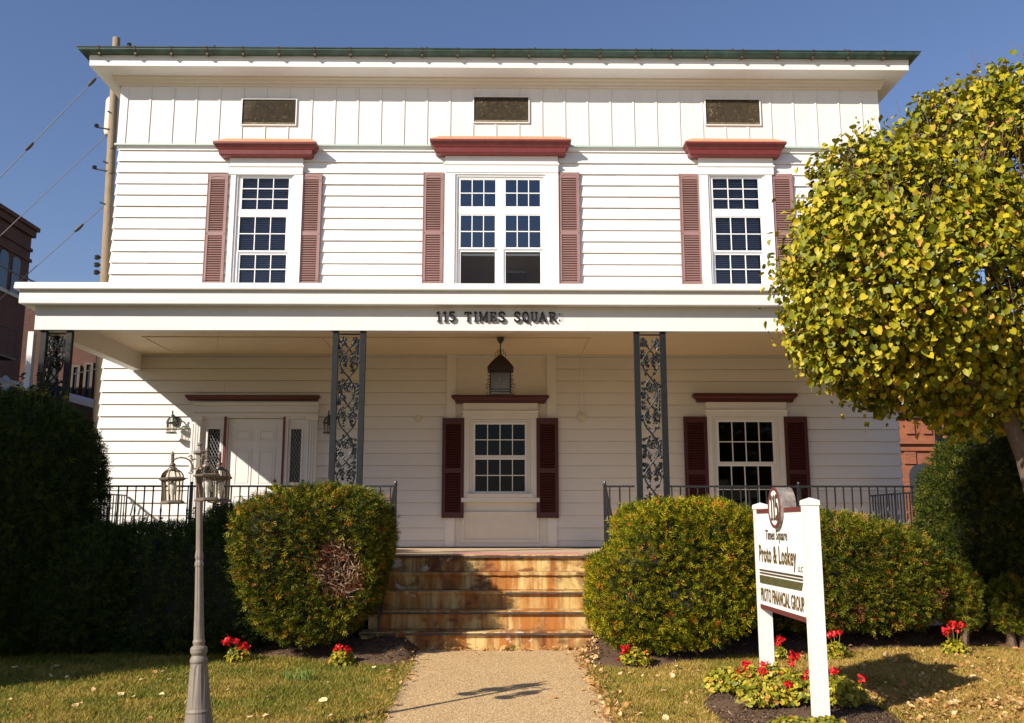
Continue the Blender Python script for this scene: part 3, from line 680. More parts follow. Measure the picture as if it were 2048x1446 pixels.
# ---- raised lettering on the beam
GL = {  # stroke polylines in a box, y up, width 1 = cap height
 '1': ([[(.22,0),(.22,1)],[(.22,1),(.03,.86)],[(.05,0),(.40,0)]], .42),
 '5': ([[(.08,.98),(.50,.98)],[(.10,.96),(.08,.55)],[(.08,.56),(.22,.63),(.40,.60),(.52,.45),(.52,.25),(.42,.08),(.25,.02),(.06,.08)]], .6),
 'T': ([[(.35,0),(.35,1)],[(.0,.97),(.70,.97)],[(.03,.97),(.01,.78)],[(.67,.97),(.69,.78)],[(.2,.02),(.5,.02)]], .7),
 'I': ([[(.2,0),(.2,1)],[(.04,.02),(.36,.02)],[(.04,.98),(.36,.98)]], .4),
 'M': ([[(.12,0),(.14,1)],[(.15,1),(.46,.12)],[(.46,.12),(.78,1)],[(.80,1),(.82,0)],[(.0,.02),(.25,.02)],[(.68,.02),(.94,.02)],[(.02,.98),(.2,.98)],[(.74,.98),(.92,.98)]], .94),
 'E': ([[(.13,0),(.13,1)],[(.0,.97),(.60,.97)],[(.0,.03),(.62,.03)],[(.13,.5),(.46,.5)],[(.59,.97),(.60,.76)],[(.61,.03),(.63,.25)],[(.46,.62),(.46,.38)]], .65),
 'S': ([[(.56,.75),(.50,.93),(.32,1.0),(.13,.93),(.07,.75),(.15,.6),(.45,.44),(.56,.28),(.50,.08),(.30,0),(.12,.06),(.05,.25)]], .62),
 'Q': ([[(.38,1),(.15,.88),(.07,.5),(.15,.12),(.38,0),(.61,.12),(.69,.5),(.61,.88),(.38,1)],[(.36,.2),(.72,-.14)]], .78),
 'U': ([[(.14,1),(.14,.28),(.22,.06),(.38,0),(.54,.06),(.62,.28),(.62,1)],[(.0,.98),(.28,.98)],[(.48,.98),(.76,.98)]], .76),
 'A': ([[(.10,0),(.38,1)],[(.38,1),(.68,0)],[(.22,.34),(.56,.34)],[(.0,.02),(.24,.02)],[(.52,.02),(.80,.02)]], .8),
 'R': ([[(.13,0),(.13,1)],[(.0,.98),(.38,.98),(.56,.88),(.58,.74),(.50,.58),(.36,.52),(.13,.52)],[(.36,.5),(.62,.03)],[(.0,.02),(.28,.02)],[(.55,.02),(.74,.02)]], .72)}
def glyph(ch_, x0, z0_, h, wpx, yf, dep, th=.15):
    st_, w = GL[ch_]; m = MB(); k = 0; sx = wpx/w
    for pl in st_:
        for (ax, az), (bx, bz) in zip(pl[:-1], pl[1:]):
            p = Vector((x0+ax*sx, z0_+az*h)); q = Vector((x0+bx*sx, z0_+bz*h)); d = q-p; L_ = d.length
            if L_ < 1e-6: continue
            d /= L_; horiz = abs(d.x) > .9 and ch_ not in 'SQ5'
            t = h*th*(.55 if horiz else 1)/2; n = Vector((-d.y, d.x))*t; ex = d*t*.35; k += 1
            y0_ = yf - dep - .0006*k
            c = [p-ex-n, q+ex-n, q+ex+n, p-ex+n]; ins = .25
            cc = (p+q)/2
            m.loft([[(v.x, yf, v.y) for v in c], [(v.x, y0_+.004, v.y) for v in c], [(v.x+(cc.x-v.x)*.06, y0_, v.y+(cc.y-v.y)*.06) for v in c]])
    return m
let = bpy.data.objects.new('address_lettering', None); col.objects.link(let); let.parent = house; let.location = (0, YB-YW, 0)
zl = P(1000, 643.5, YB)[2]; lh = P(1000, 625, YB)[2]-zl
for c_, a, b in (('1',873,882),('1',886,895),('5',898,911),('T',930,942),('I',947,954.5),('M',957.5,976.5),('E',980,992),('S',996.5,1010),('S',1028,1040.5),('Q',1044,1058),('U',1061.5,1075),('A',1077,1093),('R',1097.5,1112)):
    xa = P(a, 635, YB)[0]; xb_ = P(b, 635, YB)[0]
    glyph(c_, xa, zl, lh, xb_-xa, YB-.012, .022).build('letter', M['letterblk'], let)
xa = P(1117, 635, YB)[0]
m = MB().box(xa, xa+.06, YB-.0035, YB-.001, zl+.0, zl+lh*.95); m.build('missing_letter_ghost', M['pencil'], let)
m = MB()
for z in (zl+.02, zl+lh*.82): m.lathe([(.008,-.008),(.008,.008)], (xa+.012, YB-.006, z), 8)
m.build('stud', M['letterblk'], let)
# ================================================================== COLUMNS (iron, with cast vine scrollwork)
def vine(m, x0, x1, z0_, z1_, Y, seed, alongY=False):
    r = random.Random(seed); xc = (x0+x1)/2; hw = (x1-x0)/2
    def pt(x, z, d=0): return (Y + d, x, z) if alongY else (x, Y + d, z)
    zt = P(1000, 700, YB+.08)[2]
    zz = lambda t: zt - .37*t
    n = 90; 
    for sg in (-1, 1):
        pts = []
        for i in range(n+1):
            z = z1_-.03 - (z1_-z0_-.05)*i/n; t = (zt-z)/.37
            A = hw*(.80 if int(math.floor(t)) % 2 == 0 else .62)
            pts.append(pt(xc + sg*A*math.sin(math.pi*t), z, sg*.006))
        m.tube(pts, .011, 5)
    k = -1
    def blob(x, z, rr, d=0):
        p = pt(x, z, d); m.add([(p[0]-rr,p[1],p[2]),(p[0]+rr,p[1],p[2]),(p[0],p[1]-rr,p[2]),(p[0],p[1]+rr,p[2]),(p[0],p[1],p[2]-rr),(p[0],p[1],p[2]+rr)], [(0,2,5),(2,1,5),(1,3,5),(3,0,5),(2,0,4),(1,2,4),(3,1,4),(0,3,4)])
    def leaf(x, z, a, L_):
        L_ *= 1.75
        c, s_ = math.cos(a), math.sin(a); out = []
        for u, v, d in ((0,0,0),(.35,.38,.010),(.55,.22,0),(1,0,.008),(.55,-.22,0),(.35,-.38,.010)): out.append(pt(x+(u*c-v*s_)*L_, z+(u*s_+v*c)*L_, -d-.004))
        for u, v, d in ((0,0,0),(.35,.38,.010),(.55,.22,0),(1,0,.008),(.55,-.22,0),(.35,-.38,.010)): out.append(pt(x+(u*c-v*s_)*L_, z+(u*s_+v*c)*L_, .005))
        m.add(out, [(0,1,2,3,4,5),(11,10,9,8,7,6)] + [(i,(i+1)%6,(i+1)%6+6,i+6) for i in range(6)])
    while True:
        za, zb_ = zz(k), zz(k+1); k += 1
        if za < z0_+.05: break
        zm = (za+zb_)/2
        big = (k-1) % 2 == 0
        def ok(z): return z0_+.02 < z < z1_-.03
        if big:
            for sg in (-1, 1):
                for j in range(11):
                    a = r.uniform(0, 6.28); q = r.uniform(0, .03); z = zm-.02 + math.sin(a)*q*1.5
                    if ok(z): blob(xc+sg*.045+math.cos(a)*q*.9, z, .016, r.uniform(-.012, .004))
                if ok(zm+.045):
                    for a in (0, 1.26, 2.5, 3.8, 5.0): leaf(xc+sg*.045, zm+.045, a, .032)
                if ok(zm+.11): leaf(xc+sg*.035, zm+.12, -1.57+sg*.6, .05); leaf(xc+sg*.06, zm+.125, -1.57-sg*.5, .04)
        else:
            pts = [(xc+.055*math.cos(a), zm+.05+.055*math.sin(a)) for a in np.linspace(0, 6.28, 14)]
            if ok(zm+.11) and ok(zm-.01): m.tube([pt(a, b) for a, b in pts], .008, 4)
            if ok(zm+.05):
                for a in np.arange(6)*1.05: leaf(xc, zm+.05, a+.3, .034)
                blob(xc, zm+.05, .012, -.008)
            for sg in (-1, 1):
                for dz in (.10, -.06, -.10):
                    if ok(zm+dz): leaf(xc+sg*.03, zm+dz, (0 if sg > 0 else 3.14)+r.uniform(-.6,.6), .045)
        for t_ in (.2, .5, .8):
            for sg in (-1, 1):
                z = za+(zb_-za)*t_; xx = xc+sg*hw*(.8 if big else .62)*math.sin(math.pi*t_)
                if ok(z): leaf(xx, z, r.uniform(0, 6.28), .034); leaf(xx, z+.02, r.uniform(0, 6.28), .03)
        for sg in (-1, 1):                                     # sprays against the posts
            for dz, s_ in ((0.0,.05),(.05,.045),(-.05,.05),(.10,.035),(-.12,.04)):
                z = (zm if not big else za) + dz
                if ok(z): leaf(xc+sg*hw*.97, z, (3.14 if sg > 0 else 0)+r.uniform(-.9,.9), s_)
YC = YB + .035
zr0 = 1.001
def column(pxl, pxr, seed, side=0):
    a0 = P(pxl, 800, YC)[0]; b1 = P(pxr, 800, YC)[0]; w = .072
    m = MB(); zt = zb0 - .001
    m.box(a0, a0+w, YC, YC+w, zr0, zt); m.box(b1-w, b1, YC, YC+w, zr0, zt)
    m.box(a0+w, b1-w, YC+.022, YC+.05, zt-.045, zt-.03); m.box(a0+w, b1-w, YC+.022, YC+.05, zr0+.02, zr0+.035)
    if side:
        xo = a0 if side < 0 else b1-w; m.box(xo, xo+w, YC+.43-w, YC+.43, zr0, zt)
        m.box(xo+.022, xo+.05, YC+w, YC+.43-w, zt-.045, zt-.03)
    c = m.build('porch_column', M['iron'], house)
    m = MB(); vine(m, a0+w+.005, b1-w-.005, zr0+.035, zt-.04, YC+.036, seed)
    if side: vine(m, YC+w, YC+.43-w, zr0+.035, zt-.04, xo+.036, seed+1, True)
    m.build('scrollwork', M['iron'], c)
column(661.5, 728, 1); column(1271, 1335, 2); column(70, 133, 3, -1); column(1869, 1932, 4, 1)
# ================================================================== STEPS
SX = 1.5
ny = [12.02, 11.73, 11.44, 11.15, 10.86]
steps = thing('front_steps', (0, 11.2, 0), 'five rust stained stone steps climbing to the porch between the clipped hedges', 'steps')
for k, yf in enumerate(ny):                                    # k=0 top riser
    z1_ = zFl - .2*k - (.0 if k else .0); z0_ = z1_-.2
    yb = (ny[k-1] if k else YB-.14)
    w = SX if k < 4 else SX+.04
    m = MB().box(-w, w, yf+.02, YB-.12 if k == 0 else ny[k-1]+.03, z0_ + (.0 if k < 4 else -.1), z1_-.034)
    s_ = m.build('step', M['rust'], steps)
    m = MB(); xb = P(1012, 1200, 11.3)[0]
    for a, b, dz in ((-w-.015, xb-.002, random.uniform(-.006, .001)), (xb+.002, w+.015, random.uniform(-.004, 0))):
        n = 26; rings = []
        for i in range(n+1):
            x = a+(b-a)*i/n; j = random.uniform(-.007,.004); j2 = random.uniform(-.004,.002)
            rings.append([(x, yf-.012+j, z1_-.033+dz-j2), (x, yf-.015+j, z1_-.008+dz), (x, yf-.004, z1_+dz), (x, ny[k-1]+.02 if k else YB-.152, z1_+dz), (x, ny[k-1]+.02 if k else YB-.152, z1_-.033+dz)])
        m.loft(rings)
    m.build('tread', [M['rust']], s_)
    m = MB()
    if k in (0, 3, 4, 2): m.box(-w if k != 2 else xb, w, yf-.021, yf-.010, z1_-.036, z1_-.014)
    if m.v: m.build('nosing_strip', M['nosing'], s_)
# ================================================================== RAILINGS
zr = P(1500, 973, YC+.04)[2]
def baluster(m, x, y, za, zb_, twist=False, h=.0075):
    n = 10 if twist else 1
    rings = []
    for i in range(n+1):
        z = za+(zb_-za)*i/n; t = i/n
        a = .785 + (3.6*min(1, max(0, (t-.3)/.4)) if twist else 0); r_ = h*1.414*(1.25 if twist and .3 < t < .7 else 1)
        rings.append([(x+r_*math.cos(a+k*1.5708), y+r_*math.sin(a+k*1.5708), z) for k in range(4)])
    m.loft(rings)
def rail_run(th, p0, p1, za0, za1, zt0, zt1, skip=0, sp=.108):
    """p0,p1 xy; za bottom heights, zt top heights"""
    L_ = math.dist(p0, p1); n = int(L_/sp)
    d = ((p1[0]-p0[0])/L_, (p1[1]-p0[1])/L_); nx, ny_ = -d[1], d[0]
    m = MB()
    for (za, zb_, hh, ww) in ((zt0, zt1, .012, .017), (za0, za1, .008, .012)):
        rings = []
        for (p, z) in ((p0, za), (p1, zb_)):
            rings.append([(p[0]+nx*ww, p[1]+ny_*ww, z-hh), (p[0]+nx*ww, p[1]+ny_*ww, z+hh), (p[0]-nx*ww, p[1]-ny_*ww, z+hh), (p[0]-nx*ww, p[1]-ny_*ww, z-hh)])
        m.loft(rings)
    m.build('rail', M['blackiron'], th)
    for i in range(n):
        t = (i+.5)/n; m = MB()
        baluster(m, p0[0]+(p1[0]-p0[0])*t, p0[1]+(p1[1]-p0[1])*t, za0+(za1-za0)*t, zt0+(zt1-zt0)*t, i % 3 == 1)
        m.build('baluster', M['blackiron'], th)
def newel(th, x, y, z0_, z1_, w=.018):
    m = MB().box(x-w, x+w, y-w, y+w, z0_, z1_); m.lathe([(.028,0),(.028,.012),(.012,.02),(.022,.035),(.018,.055),(0,.062)], (x, y, z1_), 8)
    m.build('newel', M['blackiron'], th)
yr = YC+.036
xo = P(1211, 1000, YB)[0]
colx = lambda px: P(px, 980, YC)[0]
gl_ = [('left', P(139,980,YC)[0], P(661,980,YC)[0]), ('right', P(1336,980,YC)[0], P(1869,980,YC)[0])]
t = thing('porch_railing', (-3, yr, 1), 'black iron railing along the left front edge of the porch, in sunlight', 'railing', 'porch railings')
rail_run(t, (gl_[0][1], yr), (gl_[0][2], yr), 1.09, 1.09, zr, zr); newel(t, P(380,1000,YC)[0], yr, 1.001, zr)
rail_run(t, (P(729,980,YC)[0], yr), (-xo, yr), 1.09, 1.09, zr, zr); newel(t, -xo, yr, 1.001, zr+.01)
t = thing('porch_railing', (3, yr, 1), 'black iron railing along the right front edge of the porch before the right window', 'railing', 'porch railings')
rail_run(t, (gl_[1][1], yr), (gl_[1][2], yr), 1.09, 1.09, zr, zr); newel(t, P(1600,1000,YC)[0], yr, 1.001, zr)
rail_run(t, (xo, yr), (P(1270,980,YC)[0], yr), 1.09, 1.09, zr, zr); newel(t, xo, yr, 1.001, zr+.01)
for sx, lb in ((-1, 'black iron side railing at the left porch end, running back to the sunlit wall'), (1, 'black iron side railing at the right porch end, running back to the wall')):
    t = thing('porch_railing', (sx*PX, 14, 1), lb, 'railing', 'porch railings')
    rail_run(t, (sx*(PX-.06), YC+.45), (sx*(PX-.06), YW-.05), 1.09, 1.09, zr-.02, zr-.02)
for sx, lb in ((-1, 'black iron handrail sloping down the left side of the steps behind the round hedge'), (1, 'black iron handrail sloping down the right side of the steps beside the clipped hedge')):
    t = thing('stair_handrail', (sx*xo, 11.5, .6), lb, 'handrail', 'handrails of the steps')
    rail_run(t, (sx*xo, yr-.05), (sx*(xo+.01), 10.98), 1.06, .32, zr-.01, zr-.82, sp=.10); newel(t, sx*(xo+.01), 10.95, .2, zr-.80, .015)
# ================================================================== LANTERNS
def hexring(c, r_, z, rot, n=6): return [(c[0]+r_*math.cos(rot+2*math.pi*k/n), c[1]+r_*math.sin(rot+2*math.pi*k/n), z) for k in range(n)]
def lantern(parent, c, z0_, z1_, R_, zd, zf, mt, gl, rot=0.0, bulb=True, top=True, n=6):
    """body z0..z1, dome to zd, finial to zf; flange radius R_"""
    H = z1_-z0_; m = MB()
    m.loft([hexring(c, R_*.95, z0_, rot, n), hexring(c, R_*.97, z0_+.006, rot, n), hexring(c, R_*.78, z0_+.022, rot, n)])
    m.loft([hexring(c, R_*.80, z1_-.018, rot, n), hexring(c, R_, z1_-.008, rot, n), hexring(c, R_*1.02, z1_, rot, n), hexring(c, R_*.86, z1_+.008, rot, n)])
    for k in range(n):
        a = rot+2*math.pi*k/n; r0, r1 = R_*.70, R_*.80
        m.tube([(c[0]+r0*math.cos(a), c[1]+r0*math.sin(a), z0_+.015), (c[0]+r1*math.cos(a), c[1]+r1*math.sin(a), z1_-.01)], R_*.055, 4)
        hd = zd-z1_
        m.tube([(c[0]+R_*.84*math.cos(q)*math.cos(a), c[1]+R_*.84*math.cos(q)*math.sin(a), z1_+.004+hd*math.sin(q)) for q in np.linspace(0, 1.35, 7)], R_*.05, 4)
    if top:
        h = zf-zd
        m.lathe([(R_*.42, -.006), (R_*.36, h*.08), (R_*.18, h*.18), (R_*.14, h*.22), (R_*.24, h*.26), (R_*.22, h*.32), (R_*.10, h*.40), (R_*.13, h*.45), (R_*.14, h*.72), (R_*.10, h*.75), (R_*.15, h*.80), (R_*.13, h*.90), (R_*.03, h)], (c[0], c[1], zd-.004), 12)
    ln = m.build('lantern', mt, parent)
    m = MB()
    a0 = hexring(c, R_*.68, z0_+.02, rot, n); a1 = hexring(c, R_*.78, z1_-.012, rot, n)
    for k in range(n):
        k2 = (k+1) % n; m.add([a0[k], a0[k2], a1[k2], a1[k]], [(0,1,2,3)])
    rings = [hexring(c, R_*.82*math.cos(q), z1_+.006+(zd-z1_)*math.sin(q), rot, n) for q in np.linspace(0, 1.3, 5)]
    for A, B in zip(rings[:-1], rings[1:]):
        for k in range(n): k2 = (k+1) % n; m.add([A[k], A[k2], B[k2], B[k]], [(0,1,2,3)])
    m.build('lantern_glass', gl, ln)
    if bulb:
        m = MB().lathe([(R_*.12, 0), (R_*.14, H*.22), (R_*.30, H*.40), (R_*.36, H*.55), (R_*.28, H*.70), (0, H*.78)], (c[0], c[1], z0_+.02), 12)
        m.build('bulb', M['bulb'], ln, smooth=True)
    return ln
# post lamp
LY = 6.75; lx = P(398, 1480, LY)[0]
lp = thing('lamp_post', (lx, LY, float(gz(lx, LY))), 'grey brown three headed lamp post with a fluted shaft standing on the left lawn', 'lamp post')
lz = lambda y: P(398, y, LY)[2]
g0 = float(gz(lx, LY)) - .02
k_ = .00344
prof = [(.118, g0), (.118, g0+.05), (.105, g0+.075), (.090, lz(1438)), (.084, lz(1425)), (.087, lz(1421)), (.080, lz(1416)), (.058, lz(1335)), (.054, lz(1326)), (.060, lz(1322)), (.058, lz(1317)), (.046, lz(1310)), (.056, lz(1304)), (.057, lz(1296)), (.050, lz(1293)),
        (.036, lz(1290)), (.042, lz(1283)), (.036, lz(1278)), (.030, lz(1215)), (.0265, lz(1134)), (.031, lz(1130)), (.029, lz(1124)), (.024, lz(1120)), (.029, lz(1113)), (.027, lz(1108)), (.023, lz(1100)), (.0205, lz(962)), (.024, lz(958)), (.024, lz(950)), (.021, lz(948)), (.021, lz(940))]
nn = 24; m = MB(); rings = []
for r_, z in prof:
    ring = []
    fl = 1 if (z < lz(1330) and z > lz(1416)) or (z > lz(1278)) else 0
    for k in range(nn):
        a = 2*math.pi*k/nn; q = r_*(1 - (.10 if fl and k % 3 == 0 else 0)); ring.append((lx+q*math.cos(a), LY+q*math.sin(a), z))
    rings.append(ring)
m.loft(rings)
m.lathe([(.026, lz(941)), (.027, lz(939)), (.025, lz(937)), (.025, lz(909)), (.044, lz(906)), (.046, lz(903)), (.040, lz(900.5)), (.018, lz(900)), (.013, lz(897)), (.009, lz(892)), (.018, lz(890)), (.019, lz(887)), (.012, lz(885)), (0, lz(884))], (lx, LY, 0), 8, rot=.39)
m.build('post', M['postmetal'], lp)
for ang in (R(178), R(-58), R(62)):
    cx, cy = math.cos(ang), math.sin(ang); L_ = .193
    q = lambda r_, z: (lx+cx*r_, LY+cy*r_, z)
    zA = lz(915)
    m = MB()
    m.tube([q(.045+.0*0, lz(938)), q(.052, lz(931)), q(.058, lz(925)), q(.072, lz(919)), q(.10, lz(914)), q(.135, lz(912)), q(.17, lz(914)), q(L_, lz(916))], [.006,.007,.007,.007,.007,.007,.0075,.008], 6)
    m.tube([q(.02, lz(936)), q(.047, lz(936))], .006, 6); m.tube([q(.02, lz(917)), q(.05, lz(917)), q(.056, lz(921))], .006, 6)
    for (r0, y0, sg) in ((.065, 913, 1), (.062, 942, -1)):
        m.tube([q(r0+.016*math.cos(a)*(1-a/11), lz(y0)+sg*.014*math.sin(a)*(1-a/11)) for a in np.linspace(0, 5.5, 12)], .0045, 5)
    m.tube([q(.052, lz(931)), q(.055, lz(938)), q(.062, lz(942))], .005, 5)
    m.tube([q(.058, lz(918)), q(.058, lz(913)), q(.068, lz(908))], .005, 5)
    m.build('arm', M['lampmetal'], lp)
    c = (lx+cx*L_, LY+cy*L_)
    lantern(lp, c, lz(1004), lz(953.5), .0905, lz(935), lz(898), M['lampmetal'], M['lampglass'], rot=R(-90) if True else 0)
lp.rotation_euler.y = math.atan((P(399, 900, LY)[0]-lx)/2.05)
# wall lanterns by the door
def wall_lantern(px, lab):
    Yl = YW-.20; z = lambda y: P(px, y, Yl)[2]; x = P(px, 845, Yl)[0]
    t = thing('wall_lantern', (x, YW, z(845)), lab, 'wall lamp', 'wall lanterns beside the entrance')
    lantern(t, (x, Yl), z(867), z(845.5), .098, z(834), z(820), M['greenlamp'], M['lampglass'], rot=R(-90), bulb=False)
    m = MB().lathe([(.05,-.07),(.055,-.05),(.055,.05),(.05,.07)], (x, YW-.03, z(840)), 10)
    m.tube([(x, YW-.03, z(838)), (x, YW-.08, z(832)), (x, YW-.13, z(829)), (x, Yl, z(832))], .012, 6)
    m.tube([(x, YW-.03, z(846)), (x, YW-.06, z(842)), (x, YW-.09, z(833))], .008, 5)
    m.build('bracket', M['greenlamp'], t)
wall_lantern(344, 'dark green carriage lantern mounted on the sunlit siding left of the entrance')
wall_lantern(657, 'dark green carriage lantern half hidden behind the left iron column')
# hanging lantern
hc = cl(1001, 673); HY = hc[1]; hz = lambda y: P(1001, y, HY)[2]; hx = hc[0]
s_ = (P(1002, 750, HY)[0]-P(1001, 750, HY)[0])
hl = thing('hanging_lantern', (hx, HY, zc), 'black wrought iron lantern with brown roof hanging from the porch ceiling above the steps', 'lantern')
m = MB().lathe([(s_*10, -.0), (s_*10, -.008), (s_*8, -.012)], (hx, HY, zc-.001), 16); m.build('ceiling_plate', M['white_plain'], hl)
m = MB().lathe([(s_*8, 0), (s_*7.5, -s_*3), (s_*6, -s_*8), (s_*3, -s_*12), (s_*1.2, -s_*14), (s_*1.2, hz(697)-zc+.012), (s_*2, hz(700)-zc), (s_*1, hz(706)-zc), (s_*.8, hz(710)-zc)], (hx, HY, zc-.012), 12)
for k in range(4):                                             # crown scrolls
    a = R(45+90*k) if False else R(90*k); ca, sa = math.cos(a), math.sin(a)
    pts = []
    for q in np.linspace(0, 7.5, 18): rr = 5*(1-q/10); pts.append((hx+ca*s_*(5+rr*math.cos(q+1.2)), HY+sa*s_*(5+rr*math.cos(q+1.2)), hz(704)+s_*rr*math.sin(q+1.2)))
    m.tube(pts, s_*.55, 4)
    m.tube([(hx+ca*s_*10, HY+sa*s_*10, hz(704)), (hx+ca*s_*10.5, HY+sa*s_*10.5, hz(710)), (hx+ca*s_*9.5, HY+sa*s_*9.5, hz(716)), (hx+ca*s_*7, HY+sa*s_*7, hz(716))], s_*.5, 4)
m.build('hanger', M['blackiron'], hl)
ro = R(45)
sq = lambda r_, z: hexring((hx, HY), r_*1.414*s_, z, ro, 4)
m = MB().loft([sq(26, hz(742)-.0), sq(25.5, hz(737)), sq(17, hz(725)), sq(16, hz(724)), sq(5, hz(712)), sq(1, hz(708))]); m.build('lamp_roof', M['copperlamp'], hl)
m = MB(); zT, zBm = hz(738), hz(782)
for sx in (-1, 1):
    for sy2 in (-1, 1):
        m.tube([(hx+sx*s_*20, HY+sy2*s_*20, zT), (hx+sx*s_*20, HY+sy2*s_*20, zBm-.02)], s_*1.3, 4)
        for (zc2, rr0) in ((hz(775), 5), (hz(790), 4.5), (hz(765), 3.5), (hz(755), 2.5)):
            m.tube([(hx+sx*s_*(21.5+rr0*.6+rr0*math.cos(q)*(1-q/9)), HY+sy2*s_*20, zc2+s_*rr0*math.sin(q)*(1-q/9)) for q in np.linspace(0, 7, 16)], s_*.55, 4)
for z in (hz(740), hz(781), hz(786)):
    for sx in (-1, 1):
        m.box(hx+sx*s_*20-s_*1.2, hx+sx*s_*20+s_*1.2, HY-s_*20, HY+s_*20, z-s_*1.2, z+s_*1.2); m.box(hx-s_*20, hx+s_*20, HY+sx*s_*20-s_*1.2, HY+sx*s_*20+s_*1.2, z-s_*1.1, z+s_*1.1)
m.build('lamp_frame', M['blackiron'], hl)
m = MB()
for sx in (-1, 1): m.box(hx+sx*s_*19, hx+sx*s_*19+.002, HY-s_*19, HY+s_*19, zBm, zT)
m.box(hx-s_*18.5, hx+s_*18.5, HY+s_*18, HY+s_*18+.002, zBm, zT)
m.build('frosted_pane', M['frost'], hl)
m = MB().lathe([(s_*2.5, 0), (s_*2.5, s_*14), (s_*1, s_*15)], (hx, HY, hz(764)), 8)
for k in range(4):
    a = R(90*k); m.tube([(hx+math.cos(a)*s_*(3+2.5*math.cos(q)), HY+math.sin(a)*s_*(3+2.5*math.cos(q)), hz(776)+s_*(3*math.sin(q))) for q in np.linspace(0, 5, 12)], s_*.5, 4)
m.build('candle_cluster', M['grey'], hl)
# ================================================================== SIGN
SYf, SYn = 8.70, 7.30; sxp = (P(1524, 1180, SYf)[0]+P(1634, 1200, SYn)[0])/2
sign = thing('yard_sign', (sxp, 8, 0), 'white post mounted business sign with maroon border and round number 115 on top', 'sign')
for yy, (pa, pb) in ((SYf, (1006, 1365)), (SYn, (996, 1452))):
    zt = P(1550, pa, yy)[2]; zb_ = P(1550, pb, yy)[2]-.05; w = .053
    m = MB().box(sxp-w, sxp+w, yy-w, yy+w, zb_, zt-.04)
    m.loft([[(sxp+a*q, yy+b*q, z) for a, b in ((-1,-1),(1,-1),(1,1),(-1,1))] for q, z in ((w+.006, zt-.055), (w+.006, zt-.022), (w-.002, zt-.015), (.002, zt+.004))])
    m.build('sign_post', M['postwhite'], sign)
pz1, pz0 = 1.50, .638; xf = sxp - .045; th = .035
yA, yB = SYf+.055, SYn+.056
m = MB().box(xf, xf+th, yB, yA, pz0, pz1)
panel = m.build('sign_panel', M['signwhite'], sign)
m = MB(); bw = .035
m.box(xf-.006, xf+th+.006, yB, yA, pz1-bw, pz1+.003); m.box(xf-.006, xf+th+.006, yB, yA, pz0-.003, pz0+bw); m.box(xf-.0055, xf+.01, yA-.022, yA+.003, pz0+bw, pz1-bw)
m.build('sign_border', M['signborder'], panel)
def text_mesh(body, ua, ub, va, vb, d0, dep, bold=0.0, extra=0):
    cu = bpy.data.curves.new('t', 'FONT'); cu.body = body; cu.offset = bold; cu.resolution_u = 3; cu.extrude = .5; cu.space_character = 1.08
    ob = bpy.data.objects.new('t', cu); col.objects.link(ob); dg = bpy.context.evaluated_depsgraph_get(); dg.update()
    me = bpy.data.meshes.new_from_object(ob.evaluated_get(dg)); V = np.array([v.co[:] for v in me.vertices]); F = [tuple(p.vertices) for p in me.polygons]
    bpy.data.objects.remove(ob); bpy.data.meshes.remove(me)
    V[:, 0] = (V[:, 0]-V[:, 0].min())/(V[:, 0].max()-V[:, 0].min())*(ub-ua)+ua
    V[:, 1] = (V[:, 1]-V[:, 1].min())/(V[:, 1].max()-V[:, 1].min())*(vb-va)+va
    V[:, 2] = -(V[:, 2]+.5)*dep - d0
    par = list(range(len(V)))
    def find(i):
        while par[i] != i: par[i] = par[par[i]]; i = par[i]
        return i
    for f in F:
        for q in f[1:]: par[find(q)] = find(f[0])
    key = {}
    for i, v in enumerate(V): key.setdefault((round(v[0],4), round(v[1],4)), []).append(i)
    for l in key.values():
        for q in l[1:]: par[find(q)] = find(l[0])
    grp = {}
    for i in range(len(V)): grp.setdefault(find(i), []).append(i)
    ext = sorted([[V[g, 0].min(), V[g, 0].max(), [r_]] for r_, g in grp.items()], key=lambda e: e[0]); mer = []
    for e in ext:
        if mer and e[0] < mer[-1][1] - .3*(e[1]-e[0]): mer[-1][1] = max(mer[-1][1], e[1]); mer[-1][2] += e[2]
        else: mer.append(e)
    class Group:
        def build(s, name, mt, parent):
            for e in mer:
                rs = set(e[2]); ids = [i for i in range(len(V)) if find(i) in rs]; mp = {q: k for k, q in enumerate(ids)}
                m = MB(); m.add([(xf + V[i][2], yA-.03 - V[i][0], V[i][1]) for i in ids], [tuple(mp[q] for q in f) for f in F if find(f[0]) in rs]); m.build(name, mt, parent)
    return Group()
UL = yA-.03-(SYn+.053)                                          # readable length
def fr(a): return a*UL
def fz_(a): return pz1-(pz1-pz0)*a
for body, a, b, c, d, mt, bd in (('Times Square', .24, .70, .335, .205, 'letterdk', .012), ('Proto & Loskey', .07, .855, .585, .36, 'gold', .022), ('LLC', .88, .97, .575, .525, 'gold', .0), ('PROTO FINANCIAL GROUP', .07, .96, .925, .79, 'gold', .016)):
    big = mt == 'gold' and body != 'LLC'
    text_mesh(body, fr(a), fr(b), fz_(c), fz_(d), .001, .003, bd).build('letter', M[mt], panel)
for a, b in ((.605,.62),(.635,.648)): MB().box(xf-.008, xf+.001, yA-.03-fr(.96), yA-.03-fr(.07), fz_(b), fz_(a)).build('rule_line', M['letterdk'], panel)
m = MB().add([(xf-.008 + q, yA-.03-fr(u), fz_(v)) for q in (0, .009) for u, v in ((.07,.745),(.93,.735),(.96,.665),(.07,.665))], [(0,1,2,3),(4,7,6,5),(0,4,5,1),(1,5,6,2),(2,6,7,3),(3,7,4,0)]); m.build('green_band', M['green'], panel)
text_mesh('CERTIFIED PUBLIC ACCOUNTANTS', fr(.085), fr(.935), fz_(.735), fz_(.675), .0085, .002, .0).build('letter', M['gold'], panel)
ry, rz_, rr = 7.98, 1.505, .168
